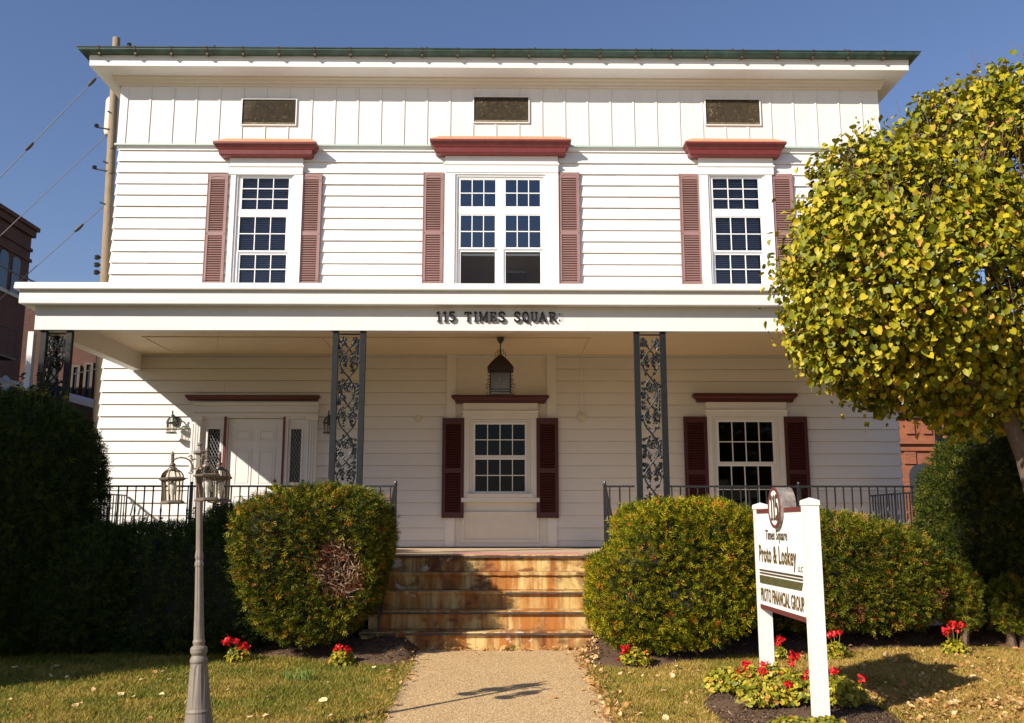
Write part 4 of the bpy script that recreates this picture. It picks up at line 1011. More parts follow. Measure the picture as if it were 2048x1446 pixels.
def xdisc(m, r0, x0, x1, n=40, y=ry, z=rz_, mi=0, oval=1.0):
    return m.loft([[(x, y+r_*math.cos(2*math.pi*k/n), z+r_*math.sin(2*math.pi*k/n)*oval) for k in range(n)] for x, r_ in ((x0, r0), (x1, r0))], mi)
m = xdisc(MB(), rr, xf-.03, xf+.10); m2 = m.build('number_roundel', M['roundelside'], sign)
m = MB(); n = 40
m.loft([[(x, ry+r_*math.cos(2*math.pi*k/n), rz_+r_*math.sin(2*math.pi*k/n)) for k in range(n)] for x, r_ in ((xf-.031, rr+.002), (xf-.040, rr+.001), (xf-.040, rr-.022), (xf-.032, rr-.026))]).build('roundel_rim', M['signborder'], m2)
xdisc(MB(), rr-.022, xf-.034, xf-.031).build('roundel_face', M['signwhite'], m2)
cyu = yA-.03-ry
def xt(body, mt, off, d):
    mm = text_mesh(body, cyu-.108+off, cyu+.108+off, rz_-.095-off, rz_+.095-off, .034+d, .006, .01); mm.build('digit', M[mt], m2)
for ch_, ua, ub in (('1', -.105, -.045), ('1', -.035, .025), ('5', .035, .11)):
    mm = glyph(ch_, ua, rz_-.095, .19, ub-ua, 0, .006, .2); mm.v = [(xf-.0325+y*.5, ry-u, z) for u, y, z in mm.v]; mm.build('digit', M['letterdk'], m2)
# ================================================================== GROUND
ys = [-80, -3.1] + [10.9*i/30-3.1*(1-i/30) for i in range(1, 31)] + [20, 60, 900]
xs_ = [-900, -60, -15] + list(range(-14, 15)) + [15, 60, 900]
V = [(x, y, float(gz(x, y))) for y in ys for x in xs_]; nx_ = len(xs_)
F = [(j*nx_+i, j*nx_+i+1, (j+1)*nx_+i+1, (j+1)*nx_+i) for j in range(len(ys)-1) for i in range(nx_-1)]
MB().add(V, F).build('lawn', M['lawn'], None, kind='structure')
PW = .885; pc = P(998, 1400, 8.3)[0]
m = MB(); ny2 = 60; prev = None; rr = random.Random(3)
L0 = []; L1 = []
for i in range(ny2+1):
    y = -3 + (10.9+3)*i/ny2; w = .02*math.sin(y*3.1)+.012*math.sin(y*9.7)
    L0.append((pc-PW-w, y, float(gz(0, y))+.006)); L1.append((pc+PW+.02*math.sin(y*2.3+1)+.01*math.sin(y*11), y, float(gz(0, y))+.006))
m.loft([L0, L1], closed=False, cap=False); m.f = [f[::-1] for f in m.f]
m.build('path', M['path'], None, kind='structure')
# mulch beds : front edge as px, back edge at porch
LE = [G(*p) for p in ((-700,1330),(-300,1306),(0,1300),(260,1300),(400,1303),(500,1311),(600,1320),(700,1329),(790,1333),(822,1330))]
RE = [G(*p) for p in ((1170,1333),(1230,1338),(1300,1336),(1400,1322),(1480,1314),(1560,1309),(1660,1307),(1750,1300),(1850,1293),(2048,1290),(2400,1280),(2900,1280))]
def edgeY(E, x): return np.interp(x, [e[0] for e in E], [e[1] for e in E])
def bed_h(x, t): return .012 + .13*np.clip(t*2.2, 0, 1)**.8 + .012*np.sin(x*7.3+t*9) + .01*np.sin(x*13.1-t*17)
def bed(E, x0, x1):
    m = MB(); nx = 70; nt_ = 16; V = []
    for i in range(nx+1):
        x = x0+(x1-x0)*i/nx; yf = float(edgeY(E, x)) + .03*math.sin(x*5.1)+.02*math.sin(x*14)
        for j in range(nt_+1):
            t = (j/nt_)**1.5; y = yf+(12.08-yf)*t; h = float(bed_h(x, t)); e = min(1, (abs(x-pc)-PW)/.15); h = .012+(h-.012)*max(0, e)
            V.append((x, y, float(gz(x, y))+ (h if j else -.01)))
    F = [(i*(nt_+1)+j, (i+1)*(nt_+1)+j, (i+1)*(nt_+1)+j+1, i*(nt_+1)+j+1) for i in range(nx) for j in range(nt_)]
    return m.add(V, F).build('mulch_bed', M['mulch'], None, smooth=True, kind='structure')
bed(LE, -9, pc-PW-.03); bed(RE, pc+PW+.03, 9)
sbc = G(1600, 1420); SB = (sbc[0]-.04, 7.72, .72, 1.25)                            # sign bed centre, radii
def sb_in(x, y, k=1.0): return ((x-SB[0])/(SB[2]*k))**2 + ((y-SB[1])/(SB[3]*k))**2 < 1
V = []; F = []; nr, na = 8, 40
for i in range(nr+1):
    for k in range(na):
        a = 2*math.pi*k/na; q = i/nr*(1+.05*math.sin(3*a)+.04*math.sin(7*a)); x = SB[0]+SB[2]*q*math.cos(a); y = SB[1]+SB[3]*q*math.sin(a)
        V.append((x, y, float(gz(x, y)) + (.075*(1-(i/nr)**2)+.01*math.sin(9*x)*math.sin(7*y) if i < nr else -.01)))
for i in range(nr):
    for k in range(na): F.append((i*na+k, i*na+(k+1)%na, (i+1)*na+(k+1)%na, (i+1)*na+k))
mm_ = MB().add(V, [f[::-1] for f in F]); mm_.build('mulch_bed', M['mulch'], None, smooth=True, kind='structure')
def ground_h(x, y):
    x = np.asarray(x, float); y = np.asarray(y, float)
    h = gz(x, y)
    for E, sg in ((LE, -1), (RE, 1)):
        yf = edgeY(E, x); t = np.clip((y-yf)/(12.08-yf), 0, 1)**(1/1.0); e = np.clip((np.abs(x-pc)-PW)/.15, 0, 1)
        hh = .012+(bed_h(x, t)-.012)*e
        h = np.where((y > yf) & (np.sign(x-pc) == sg) & (np.abs(x-pc) > PW), gz(x, y)+hh, h)
    q = ((x-SB[0])/SB[2])**2+((y-SB[1])/SB[3])**2
    return np.where(q < 1, gz(x, y)+.075*(1-q), h)
# ---- grass blades
def grass(n):
    y = 6.35 + (10.9-6.35)*rng.random(n)**1.25; x = (rng.random(n)*2-1)*(y*.56+.6)
    dens = lump(np.stack([x, y, 0*x], 1), 5, 2.5)
    keep = np.abs(x-pc) > PW-.015+.03*rng.random(n); keep &= ~sb_in(x, y, .97)
    ye = np.where(x < pc, edgeY(LE, x), edgeY(RE, x)); keep &= y < ye+.03*rng.standard_normal(n)+.01
    keep &= (dens+1.2) > rng.random(n)*1.3
    x, y, dens = x[keep], y[keep], dens[keep]; n = len(x)
    near = np.clip(1-(np.abs(x-pc)-PW)/.12, 0, 1)
    h = (.022+.030*rng.random(n))*(1+.35*np.clip(dens,-.8,1.2)) + near*.03*rng.random(n)
    w = .0018+.0018*rng.random(n); a = rng.random(n)*6.283; b = rng.random(n)*6.283; ln = h*(.35+.9*rng.random(n))
    # blades of the longer tuft
    z = gz(x, y)-.004; dx, dy = np.cos(a)*w, np.sin(a)*w; lx_, ly_ = np.cos(b)*ln, np.sin(b)*ln
    lx_ += near*-np.sign(x-pc)*.03
    v0 = np.stack([x-dx, y-dy, z], 1); v1 = np.stack([x+dx, y+dy, z], 1)
    v2 = np.stack([x+dx*.8+lx_*.4, y+dy*.8+ly_*.4, z+h*.65], 1); v3 = np.stack([x-dx*.8+lx_*.4, y-dy*.8+ly_*.4, z+h*.65], 1); v4 = np.stack([x+lx_, y+ly_, z+h], 1)
    V = np.stack([v0, v1, v2, v3, v4], 1).reshape(-1, 3); o = (np.arange(n)*5)[:, None]
    npmesh('grass', V, [o+np.array([0,1,2,3]), o+np.array([3,2,4])], M['blade'], None, kind='stuff', label='short mown grass, greener left and straw coloured on the right')
grass(380000)
# tufts
def tuft(x, y, n=160, r_=.16, hh=.11):
    a = rng.random(n)*6.28; q = np.sqrt(rng.random(n))*r_; X = x+q*np.cos(a); Y = y+q*np.sin(a)*.8; z = gz(X, Y); h = hh*(.5+rng.random(n)*.6); b = rng.random(n)*6.28; l = h*(.4+.8*rng.random(n)); w = .003
    v0 = np.stack([X-w, Y, z], 1); v1 = np.stack([X+w, Y, z], 1); v2 = np.stack([X+w+np.cos(b)*l*.35, Y+np.sin(b)*l*.35, z+h*.7], 1); v3 = v2-[2*w, 0, 0]; v4 = np.stack([X+np.cos(b)*l, Y+np.sin(b)*l, z+h*.85], 1)
    V = np.stack([v0, v1, v2, v3, v4], 1).reshape(-1, 3); o = (np.arange(n)*5)[:, None]
    return V, o
M['tuft'] = leafmat('tuft_blade', [(0,(.09,.15,.02)),(1,(.26,.30,.05))], .25)
g_ = G(597, 1362); V, o_ = tuft(g_[0], g_[1]); npmesh('grass_tuft', V, [o_+np.array([0,1,2,3]), o_+np.array([3,2,4])], M['tuft'], None, label='taller bright green grass tuft in the left lawn near the mulch edge', category='grass tuft')
V, o_ = tuft(P(1022, 1300, 10.83)[0], 10.82, 26, .05, .07); V[:, 1] = np.minimum(V[:, 1], 10.85); npmesh('grass_tuft', V, [o_+np.array([0,1,2,3]), o_+np.array([3,2,4])], M['tuft'], None, label='small green weed growing in the joint at the foot of the steps', category='grass tuft')
# ---- mulch chips
def chips(n):
    x = (rng.random(n)*2-1)*7; y = 10+2*rng.random(n); ye = np.where(x < pc, edgeY(LE, x), edgeY(RE, x)); k = (y > ye) & (np.abs(x-pc) > PW+.02); x, y = x[k], y[k]
    m2 = n//6; a = rng.random(m2)*6.28; q = np.sqrt(rng.random(m2)); x = np.concatenate([x, SB[0]+SB[2]*q*np.cos(a)]); y = np.concatenate([y, SB[1]+SB[3]*q*np.sin(a)])
    n = len(x); z = ground_h(x, y)+.004; pos = np.stack([x, y, z], 1)
    nr_ = unit(rng.normal(size=(n, 3))*[.5,.5,.3]+[0,0,.7]); rot = frames(nr_, rng.normal(size=(n, 3)))
    T = [(-.5,-.2,0),(.5,-.25,0),(.45,.2,.1),(-.5,.25,.05)]
    sc = np.stack([.012+.028*rng.random(n), .008+.014*rng.random(n), .02*np.ones(n)], 1)
    V = np.einsum('nij,nkj->nki', rot, np.asarray(T)[None]*sc[:, None, :]) + pos[:, None, :]
    F = (np.arange(n)*4)[:, None]+np.arange(4)
    npmesh('bark_mulch', V.reshape(-1, 3), [F], M['chip'], None, kind='stuff', label='dark shredded bark mulch covering the planting beds')
chips(34000)
# ---- leaf litter (uncountable) and single fallen leaves
LT = [(0,0,.0),(-.28,.12,.08),(-.5,.42,.16),(-.30,.75,.05),(0,1,.0),(.34,.72,.10),(.46,.36,.02),(.25,.08,.06)]
LF = [(0,1,2,3,4),(0,4,5,6,7)]
def leafpose(x, y, lift=.012, tilt=.45):
    n = len(x); pos = np.stack([x, y, ground_h(x, y)+lift+.02*rng.random(n)], 1)
    return pos, frames(unit(rng.normal(size=(n, 3))*tilt+[0,0,1]), rng.normal(size=(n, 3)))
n = 1900; px_ = 1660+rng.random(n)**.8*480; py_ = 1300+150*rng.random(n)**.55
gg = np.array([G(a, b) for a, b in zip(px_, py_)])
gx, gy = gg[:, 0], gg[:, 1]; k = (gx > 2.9) & (~sb_in(gx, gy, 1.02)); gx, gy = gx[k], gy[k]
n2 = 900; ex = np.where(rng.random(n2) < .3, -1, 1)*(PW+.02+.07*rng.standard_normal(n2)) + pc; ey = 6.4+4.3*rng.random(n2); 
kk = ~((ex < pc) & (rng.random(n2) < .5)); ex, ey = ex[kk], ey[kk]
n3 = 150; fx = pc+(rng.random(n3)*2-1)*1.4; fy = 10.84-np.abs(rng.normal(size=n3))*.035; 
n4 = 330; hx4 = 1.2+rng.random(n4)*6; hy4 = 10.1+1.5*rng.random(n4)**1.4
gx = np.concatenate([gx, ex, fx, hx4]); gy = np.concatenate([gy, ey, fy, hy4])
pos, rot = leafpose(gx, gy, .014, .5); sc = .022+.04*rng.random(len(gx))**1.5
sc = np.stack([sc*(.5+.5*rng.random(len(sc))), sc, sc*(.5+2.2*rng.random(len(sc)))], 1); V, F = scatter(LT, LF, pos, rot, sc); npmesh('leaf_litter', V, [F], M['litter'], None, kind='stuff', label='dry tan fallen leaves littering the right lawn, beds and path edges')
M['leafA'] = mat('fallen_tan', (.62,.42,.20), .6, var=.25, vscale=30); M['leafB'] = mat('fallen_brown', (.42,.20,.07), .6, var=.3, vscale=30); M['leafC'] = mat('fallen_yellow', (.78,.58,.28), .55, var=.12, vscale=30)
def fleaf(px, py, s, mt, lab, grp=None, up=.02):
    x, y = G(px, py); rot = frames(unit(rng.normal(size=(1,3))*.3+[0,-.25,1]), rng.normal(size=(1,3)))
    c, s2 = np.array([x, y, 0]), s; T = np.array(LT)-[0,.5,0]
    V = (rot[0] @ (T*s).T).T; z = float(ground_h(x, y))+up - V[:, 2].min()*.6
    me = bpy.data.meshes.new('fallen_leaf'); me.from_pydata([tuple(v) for v in V], [], LF); me.materials.append(M[mt])
    ob = link('fallen_leaf', me, None, dict(label=lab, category='leaf')); ob.location = (x, y, z)
    if grp: ob['group'] = grp
    return ob
fleaf(645, 1407, .085, 'leafC', 'large pale yellow leaf lying on the left lawn near the path')
fleaf(150, 1418, .06, 'leafA', 'tan leaf on the lawn left of the lamp post')
fleaf(102, 1358, .05, 'leafC', 'orange yellow leaf on the far left of the lawn near the shadow edge')
fleaf(1107, 1399, .05, 'leafB', 'single dark brown leaf on the path right of the lamp shadow')
fleaf(953, 1311, .05, 'leafB', 'small brown leaf on the path just below the steps')
fleaf(1345, 1352, .085, 'leafA', 'tan leaf on the right lawn between the path and the sign bed')
fleaf(1490, 1433, .13, 'leafA', 'large curled brown tan leaf in the mulch at the front of the sign bed')
fleaf(1828, 1403, .09, 'leafC', 'bright yellow orange leaf on the dry right lawn')
protos = [fleaf(1700, 1400, .06, mt, 'dry fallen leaf lying loose on the lawn', 'fallen leaves scattered on the lawn') for mt in ('leafA', 'leafB', 'leafC', 'leafA')]
rl = random.Random(5)
for o in protos:
    x, y = G(rl.uniform(1700, 2040), rl.uniform(1330, 1440)); o.location = (x, y, float(ground_h(x, y))+.03)
cnt = 0
while cnt < 90:
    if rl.random() < .35: px, py = rl.uniform(0, 790), rl.uniform(1330, 1446)
    else: px, py = rl.uniform(1210, 2040), rl.uniform(1335, 1446)
    x, y = G(px, py)
    if sb_in(x, y, 1.0) or abs(x-pc) < PW: continue
    o = rl.choice(protos).copy(); col.objects.link(o); s = rl.uniform(.55, 1.15); o.scale = (s, s, s); o.rotation_euler = (rl.uniform(-.3,.3), rl.uniform(-.3,.3), rl.uniform(0, 6.28)); o.location = (x, y, float(ground_h(x, y))+.03); cnt += 1
# ================================================================== SHRUBS
YG = [(0,(.015,.030,.004)),(1,(.50,.13,.02)),(.38,(.06,.08,.006)),(.65,(.16,.17,.008)),(.93,(.36,.30,.03)),(.97,(.40,.22,.02))]
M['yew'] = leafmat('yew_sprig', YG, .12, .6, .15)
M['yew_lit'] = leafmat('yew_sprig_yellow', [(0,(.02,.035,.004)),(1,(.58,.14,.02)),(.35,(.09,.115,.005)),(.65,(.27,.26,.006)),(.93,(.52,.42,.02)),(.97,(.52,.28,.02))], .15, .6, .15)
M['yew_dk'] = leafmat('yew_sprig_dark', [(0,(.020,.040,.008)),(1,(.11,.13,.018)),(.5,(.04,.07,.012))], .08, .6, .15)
M['yew_md'] = leafmat('yew_sprig_mid', [(0,(.015,.028,.004)),(1,(.20,.18,.02)),(.4,(.035,.055,.006)),(.7,(.075,.095,.010))], .1, .6, .15)
M['dead'] = leafmat('dead_sprig', [(0,(.16,.07,.03)),(1,(.42,.24,.13)),(.4,(.30,.12,.05)),(.8,(.38,.10,.03))], .05, .8)
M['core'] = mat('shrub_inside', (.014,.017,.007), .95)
M['twig'] = mat('twig', (.14,.085,.055), .85, var=.3, vscale=30)
M['berry'] = mat('berry_red', (.75,.12,.02), .35)
SPR = []; SPF = []
def _spr():
    for k in range(10): SPR.append((.02*math.sin(k*2.1), .02+.085*k, .03*math.sin(k*1.3)))
    for k in range(9):
        s = -1 if k % 2 else 1; L_ = .40-.022*k; z = .10*((k % 3)-1); a = (.95 if k < 8 else .05)
        dx, dy = math.sin(a)*s, math.cos(a); y = .04+.085*k; b = len(SPR)
        SPR.extend([(dx*L_-.02, y+dy*L_-.02, z), (dx*L_*1.05+.02, y+dy*L_*1.05+.03, z)]); SPF.append((k, b, b+1, k+1))
_spr()
def se_dirs(n, ab, ex):
    d = unit(rng.normal(size=(n*2, 3)));  a = np.array(ab)
    r = (np.abs(d/a)**ex).sum(1)**(-1/ex); p = d*r[:, None]
    g = np.sign(p)*np.abs(p/a)**(ex-1)/a; g = unit(g)
    w = r**2/np.maximum((d*g).sum(1), .15); w /= w.max(); k = rng.random(len(w)) < np.minimum(1, w*1.3)
    return p[k][:n*2], g[k][:n*2]
def shrub(name, c, ab, ex, dens, mt, label, cat, seed, amp=.06, size=.078, spots=None, zmin=None, group=None, lowcut=None, taper=0.0, skew=None, sprouts=0, prof=None, dig=False, nb=0, parent=None, hide=True, trunk=True):
    c = np.array(c, float); area = 4*math.pi*((ab[0]*ab[1])**1.6+(ab[0]*ab[2])**1.6+(ab[1]*ab[2])**1.6)**(1/1.6)/3**(1/1.6)
    p, g = se_dirs(int(area*dens), ab, ex); n = len(p)
    def deform(p):
        q = p.copy(); dd = lump(p, seed, 1.9)*amp + lump(p, seed+1, 6)*amp*.35
        q += unit(p)*dd[:, None]
        if taper: f = 1 - taper*np.clip((-q[:, 2]/ab[2]+.1), 0, 1)**1.3; q[:, 0] *= f; q[:, 1] *= f
        if prof:
            zs = [P(0+x0, y, c[1]-.35)[2]-c[2] for y, x0, x1 in prof][::-1]; xl = [P(x0, y, c[1]-.35)[0]-c[0] for y, x0, x1 in prof][::-1]; xr = [P(x1, y, c[1]-.35)[0]-c[0] for y, x0, x1 in prof][::-1]
            L_ = np.interp(q[:, 2], zs, xl); R_ = np.interp(q[:, 2], zs, xr); q[:, 0] = (L_+R_)/2 + q[:, 0]/ab[0]*(R_-L_)/2
        if skew: q[:, 2] += skew*q[:, 0]
        return q
    q = deform(p); depth = rng.random(n)**1.5*.15 + .10*np.clip(lump(p, seed+5, 9)-.1, 0, 2); q = q - g*depth[:, None] + rng.normal(size=(n,3))*.012; 
    if hide: k = (g[:, 1] < .45) | (g[:, 2] > .3) | (rng.random(n) < .25); q, g = q[k], g[k]; n = len(q)
    q += c
    if spots and dig:
        for (sp_, sr) in spots: w_ = np.exp(-((np.linalg.norm((q-np.array(sp_))*[1,.6,.8], axis=1))/sr)**2*1.2); q[:, 1] += .16*w_
    if zmin is not None: k = q[:, 2] > zmin; q, g = q[k], g[k]; n = len(q)
    tip = unit(g*.8 + rng.normal(size=(n,3))*.55 + [0,0,.25]); nr_ = unit(rng.normal(size=(n,3))*.6+[0,-.1,.8])
    z = unit(nr_ - (nr_*tip).sum(1, keepdims=True)*tip); x = np.cross(tip, z); rot = np.stack([x, tip, z], -1)
    sc = size*(.6+.8*rng.random(n))
    V, F = scatter(SPR, SPF, q, rot, sc[:, None]); mi = np.zeros(n, int); mats = [mt, M['core']]
    if spots:
        mats.append(M['dead'])
        for (sp_, sr) in spots: d_ = np.linalg.norm((q-np.array(sp_))*[1,.6,1], axis=1)+.10*lump(q*3, 9)*sr/.3*.3; mi[d_ < sr*(.65+.5*rng.random(n))] = 2
        mi[rng.random(n) < .012] = 2
    mi = np.repeat(mi, len(SPF))
    bp_ = (q + g*.035)[rng.permutation(n)][:nb] if nb else None
    # dark core
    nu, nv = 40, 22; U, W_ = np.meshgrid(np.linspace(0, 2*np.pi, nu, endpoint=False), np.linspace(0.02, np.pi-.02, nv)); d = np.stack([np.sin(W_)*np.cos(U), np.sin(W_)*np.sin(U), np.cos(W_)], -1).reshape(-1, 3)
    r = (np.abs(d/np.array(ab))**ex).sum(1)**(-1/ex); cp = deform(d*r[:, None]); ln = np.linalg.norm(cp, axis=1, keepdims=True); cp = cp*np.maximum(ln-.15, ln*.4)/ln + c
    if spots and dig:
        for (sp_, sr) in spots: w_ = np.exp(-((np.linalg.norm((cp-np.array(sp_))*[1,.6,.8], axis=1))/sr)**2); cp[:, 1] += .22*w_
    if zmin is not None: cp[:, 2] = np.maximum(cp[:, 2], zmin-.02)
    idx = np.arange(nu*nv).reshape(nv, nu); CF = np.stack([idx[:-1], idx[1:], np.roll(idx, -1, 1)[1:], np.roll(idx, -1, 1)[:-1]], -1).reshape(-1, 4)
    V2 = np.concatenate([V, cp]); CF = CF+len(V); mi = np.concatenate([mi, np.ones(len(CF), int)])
    z0 = float(gz(c[0], c[1]))
    t = thing(name, (c[0], c[1], z0), label, cat, group)
    npmesh('foliage', V2, [np.concatenate([F, CF])], mats, t, mi=mi)
    if nb:
        T = [(-1,0,0),(1,0,0),(0,-1,0),(0,1,0),(0,0,-1),(0,0,1)]; TF = [(0,2,5),(2,1,5),(1,3,5),(3,0,5),(2,0,4),(1,2,4),(3,1,4),(0,3,4)]
        BV, BF = scatter(T, TF, bp_, np.tile(np.eye(3), (nb,1,1)), (.005+.005*rng.random(nb))[:, None]); npmesh('berries', BV, [BF], M['berry'], t, smooth=True, kind='stuff')
    if trunk:
        m = MB(); zz0 = float(ground_h(c[0], c[1]))-.05
        for k in range(3):
            a = k*2.1+seed; m.tube([(c[0]+.06*math.cos(a), c[1]+.06*math.sin(a), zz0), (c[0]+.15*math.cos(a), c[1]+.15*math.sin(a), c[2]-ab[2]*.4), (c[0]+.4*ab[0]*math.cos(a), c[1]+.4*ab[1]*math.sin(a), c[2])], [.045,.035,.015], 6)
        m.build('stem', M['twig'], t)
    return t
def sprout(t, x, y, z0, h, n=12, mt='yew', ls=.05):
    m = MB(); pts = [(x+.02*math.sin(i*1.3+x*9), y, z0+h*i/5) for i in range(6)]
    m.tube([(x, y, z0-.25)]+pts, .0035, 4)
    s_ = m.build('shoot', M['twig'], t)
    k = np.arange(n); pos = np.stack([np.interp(k/n*5, range(6), [p[0] for p in pts]), np.full(n, y), z0+h*(k+.5)/n], 1)
    a = k*2.4; tip = unit(np.stack([np.cos(a), np.sin(a), np.full(n, .5)], 1)); nr_ = np.tile([0.1,-.5,.8], (n,1)); z = unit(nr_-(nr_*tip).sum(1, keepdims=True)*tip); rot = np.stack([np.cross(tip, z), tip, z], -1)
    V, F = scatter(LT, LF, pos, rot, np.full((n,1), ls)); npmesh('shoot_leaves', V, [F], M[mt], s_)
# round topiary left of steps
tc_ = (P(632, 1130, 10.75)[0], 10.78, .98)
dsp = P(668, 1130, 9.98)
shrub('clipped_yew', (tc_[0]-.04, tc_[1], .95), (.86,.86,.80), 5.0, 1700, M['yew'], 'round clipped yew with a dead brown patch just left of the steps', 'shrub', 21, .06, size=.085, spots=[((dsp[0], dsp[1]+.1, dsp[2]+.04), .21), ((dsp[0]+.05, dsp[1]+.1, dsp[2]-.16), .20)], dig=True, nb=160, zmin=.2, prof=[(972,600,748),(982,545,762),(1000,492,768),(1015,472,770),(1060,468,772),(1100,470,772),(1150,480,755),(1200,496,745),(1240,512,715),(1262,532,695),(1285,585,680)])
# bare twigs in the dead patch
m = MB(); rt = random.Random(8)
for k in range(240):
    a, q = rt.uniform(0, 6.28), rt.random()**.5*.27; x, z = dsp[0]+.02+q*math.cos(a)*.85, dsp[2]-.05+q*math.sin(a)*1.25; y = dsp[1]+.12-q*.35+rt.uniform(-.03,.06)
    d = Vector((rt.uniform(-1,1), rt.uniform(-.7,.1), rt.uniform(-.5,1))).normalized()*rt.uniform(.06,.13)
    m.tube([(x,y+.08,z), (x+d.x*.5,y+d.y*.5,z+d.z*.5), (x+d.x+rt.uniform(-.02,.02),y+d.y,z+d.z)], [.0045,.0035,.002], 3)
tp = [o for o in scene.objects if o.name == 'clipped_yew'][0]
m.build('bare_twigs', mat('dead_twig', (.38,.26,.17), .9, var=.5, vscale=20), tp)
# clipped hedge right of steps
h1 = (P(1347, 1150, 10.6)[0], 10.75)
shrub('clipped_yew', (h1[0]+.07, h1[1], .83), (.94,.85,.74), 6.0, 1700, M['yew_lit'], 'yellow green clipped yew with red berries just right of the steps', 'shrub', 33, .08, size=.085, nb=600, zmin=.14, prof=[(1004,1282,1500),(1013,1248,1510),(1045,1242,1520),(1084,1246,1525),(1108,1218,1525),(1124,1192,1525),(1176,1196,1522),(1229,1192,1500),(1260,1198,1470),(1285,1218,1420),(1306,1260,1350)])
h2 = (P(1705, 1150, 11.2)[0], 11.3)
shrub('clipped_yew', (h2[0], h2[1]+.1, .80), (1.15,.85,.70), 3.4, 1800, M['yew'], 'wide domed clipped yew behind the white sign with a few orange sprigs', 'shrub', 41, .07, size=.085, zmin=.24, prof=[(1022,1480,1700),(1032,1480,1760),(1050,1480,1820),(1075,1480,1855),(1100,1480,1875),(1140,1480,1888),(1200,1480,1893),(1262,1490,1875)], spots=[(P(1862,1190,10.9), .12), (P(1712,1222,10.7), .08)])
# small low ones
a = P(1925, 1192, 10.95); shrub('low_yew', (a[0], 11.1, .56), (.24,.3,.36), 2.6, 1700, M['yew'], 'small low yew in front of the tall dark hedge right of the domed yew', 'shrub', 51, .05, zmin=.14)
a = P(2035, 1218, 10.9); shrub('low_yew', (a[0]+.05, 11.1, .44), (.34,.3,.27), 2.4, 1400, M['yew'], 'small low yew at the right frame edge under the tree', 'shrub', 52, .05, zmin=.14)
a = P(1990, 1000, 11.6); shrub('tall_yew', (a[0]+.45, 11.8, 1.45), (1.30,.8,1.42), 3.2, 1300, M['yew_md'], 'tall dark yew standing at the right corner of the porch', 'shrub', 53, .10, size=.095, zmin=.15, prof=[(815,2000,2300),(832,1960,2330),(870,1912,2360),(925,1888,2380),(1000,1880,2380),(1050,1878,2380),(1095,1895,2380),(1150,1915,2380),(1262,1920,2380)])
# left side
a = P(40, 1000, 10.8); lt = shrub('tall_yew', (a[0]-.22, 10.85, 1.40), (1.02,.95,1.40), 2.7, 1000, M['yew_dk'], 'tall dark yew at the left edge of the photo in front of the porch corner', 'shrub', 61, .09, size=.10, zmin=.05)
for px, py, h in ((40, 790, .25), (58, 795, .12), (72, 792, .28), (88, 795, .15), (22, 795, .10), (128, 800, .08)): q = P(px, py, 10.6); sprout(lt, q[0], 10.6, q[2], h)
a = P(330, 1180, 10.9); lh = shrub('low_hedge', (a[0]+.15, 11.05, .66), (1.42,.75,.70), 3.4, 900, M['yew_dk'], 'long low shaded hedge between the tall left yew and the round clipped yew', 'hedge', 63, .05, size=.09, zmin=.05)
for px in (283, 318, 376, 384, 388): q = P(px, 1062, 10.9); sprout(lh, q[0], 10.9, q[2], .14 if px < 350 else .26, 9, 'yew_dk', .04)
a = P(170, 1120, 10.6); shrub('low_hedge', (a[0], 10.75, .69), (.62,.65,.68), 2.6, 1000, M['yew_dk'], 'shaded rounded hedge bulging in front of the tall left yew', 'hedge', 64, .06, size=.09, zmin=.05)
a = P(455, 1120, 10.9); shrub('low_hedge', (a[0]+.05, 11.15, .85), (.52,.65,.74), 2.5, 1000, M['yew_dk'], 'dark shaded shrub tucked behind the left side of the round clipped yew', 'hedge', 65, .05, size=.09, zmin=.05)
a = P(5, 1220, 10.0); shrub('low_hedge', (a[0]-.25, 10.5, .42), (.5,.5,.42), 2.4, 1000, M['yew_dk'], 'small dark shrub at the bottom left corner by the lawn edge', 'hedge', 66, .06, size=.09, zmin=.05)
sprout(tp, P(545, 975, 10.7)[0], 10.7, P(545, 982, 10.7)[2], .05, 12, 'yew_lit', .05); sprout(tp, P(553, 975, 10.7)[0], 10.7, P(553, 985, 10.7)[2], .07, 10, 'yew_lit', .06)
# evergreen beyond the left frame edge (throws the shade over the left hedges)
et = shrub('evergreen_tree', (-10.25, 7.1, 3.6), (2.05,2.05,3.5), 3.0, 120, M['yew_dk'], 'broad dark evergreen tree on the lawn far left of the house', 'tree', 71, .2, size=.3, hide=False)
